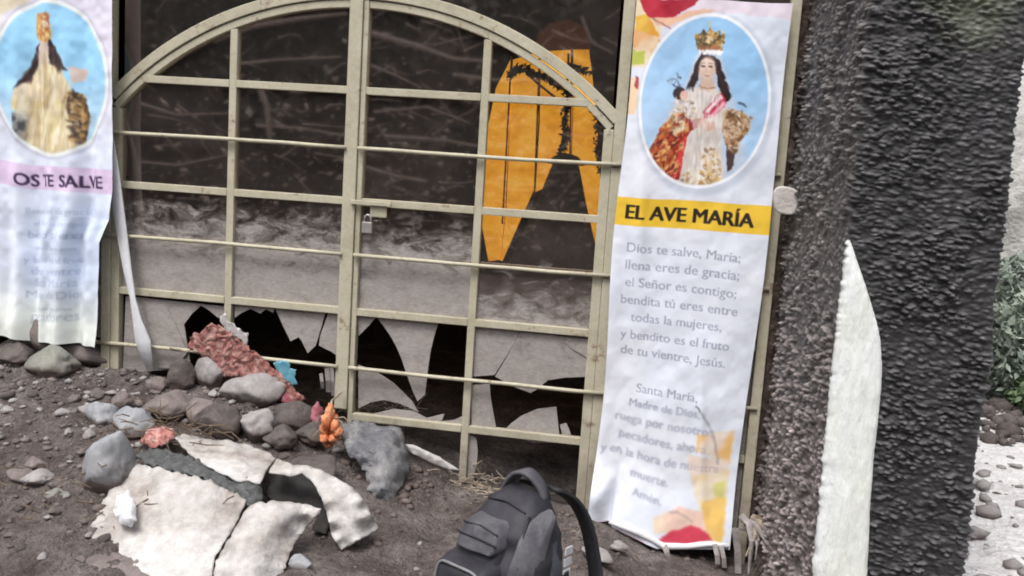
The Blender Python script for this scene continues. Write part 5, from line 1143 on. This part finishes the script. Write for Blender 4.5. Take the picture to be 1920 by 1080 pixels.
    mb.add([S(a, .575 + b_ / Hh, .091) for a, b_ in c] + [S(a, .575 + b_ / Hh, .074) for a, b_ in c], [tuple(range(6)), tuple(range(6, 12))[::-1]] + [(i, i + 6, (i + 1) % 6 + 6, (i + 1) % 6) for i in range(6)]); mb.obj('emblem', M_PACKD, lo_)
    # grab handle: padded loop on top
    mb = MB(); pts = [L(-.085 + .15 * s_, .045 - .02 * math.sin(math.pi * s_), (.91 + .03 * s_) * Hh + .088 * math.sin(math.pi * s_) ** .7) for s_ in np.linspace(0, 1, 22)]
    mb.sweep(pts, [(-.024, -.006), (.024, -.006), (.027, .0), (.024, .007), (-.024, .007), (-.027, 0)], up=(0, 0, 1)); mb.obj('handle', M_PACK2, root, True)
    # shoulder straps bowed out behind
    for sx in (-1, 1):
        pts = [L(sx * (.055 + .145 * math.sin(s_ * 1.6) * (1 if sx > 0 else .9)), .075 + .13 * math.sin(math.pi * s_) ** .8, (1.0 - .86 * s_) * Hh + .035 * math.sin(math.pi * min(1, s_ * 2.2))) for s_ in np.linspace(0, 1, 26)]
        mb = MB(); mb.sweep(pts, [(-.030, -.007), (.030, -.007), (.033, 0), (.030, .007), (-.030, .007), (-.033, 0)], up=tuple(Rz @ Vector((sx * .35, 1, .2)))); mb.obj('shoulder_strap', M_PACKD, root, True)
    # side: port, tag, bottle pocket
    P1 = lambda dy, z, off=.0: (hw(z) * .99 + off, dy, z * Hh)
    mb = MB(); z = .50
    for lo, hi in (((hw(z) - .01, -.075, z * Hh - .045), (hw(z) + .016, -.022, z * Hh + .04)),):
        V = [L(x, y, zz + (y + .05) * -.35) for x in (lo[0], hi[0]) for y in (lo[1], hi[1]) for zz in (lo[2], hi[2])]
        mb.add(V, [(0, 1, 3, 2), (4, 6, 7, 5), (0, 4, 5, 1), (2, 3, 7, 6), (0, 2, 6, 4), (1, 5, 7, 3)])
    bevel(mb.obj('cable_port', M_PORT, root), .007, 3)
    mb = MB(); z = .60
    for k in range(4): mb.add([L(*P1(.035 + .012 * k * .3, z + .10 - .05 * k + dz, .006)) if False else L(hw(z) + .004 + o_, .028 + dy, (z + .11 - .06 * k) * Hh + dz) for o_ in (0, .004) for dy, dz in ((0, 0), (.034, 0), (.034, .022), (0, .022))], [(0, 1, 2, 3), (7, 6, 5, 4), (0, 4, 5, 1), (1, 5, 6, 2), (2, 6, 7, 3), (3, 7, 4, 0)])
    mb.obj('printed_patch', M_TAG, root)
    mb = MB(); V = [L(hw(.40) + o_, .02 + dy, .43 * Hh + dz) for o_ in (.0, .006) for dy, dz in ((0, 0), (.05, .004), (.05, .022), (.01, .018))]; mb.add(V, [(0, 1, 2, 3), (7, 6, 5, 4), (0, 4, 5, 1), (1, 5, 6, 2), (2, 6, 7, 3), (3, 7, 4, 0)]); mb.obj('label_tab', M_TAG, root)
    mb = MB(); mb.sweep([L(hw(.62) + .004, -.10, .62 * Hh), L(hw(.6) + .016, -.03, .585 * Hh), L(hw(.58) + .010, .05, .60 * Hh)], [(-.012, -.002), (.012, -.002), (.012, .002), (-.012, .002)], up=tuple(Rz @ Vector((1, 0, 0)))); mb.obj('side_strap', M_PACKD, root)
    mb = MB(); mb.sweep([L(hw(.6) + .016, -.03, .585 * Hh), L(hw(.5) + .03, -.02, .50 * Hh), L(hw(.4) + .022, -.012, .40 * Hh)], [(-.009, -.002), (.009, -.002), (.009, .002), (-.009, .002)], up=tuple(Rz @ Vector((1, 0, 0)))); mb.obj('strap_tail', M_PACKD, root)
    loft('side_panel', .30, .90, 22, lambda t: hw(t) * 1.0 + .006 * math.sin((t - .3) / .6 * math.pi), lambda t: -.055, lambda t: .055, M_SLATE, 24, 3.4, .010, 17)
    loft('side_pocket', .0, .36, 14, lambda t: hw(t) * 1.05, lambda t: -.06, lambda t: .065, M_PACKD, 24, 3, .006, 13)
    return root
backpack()
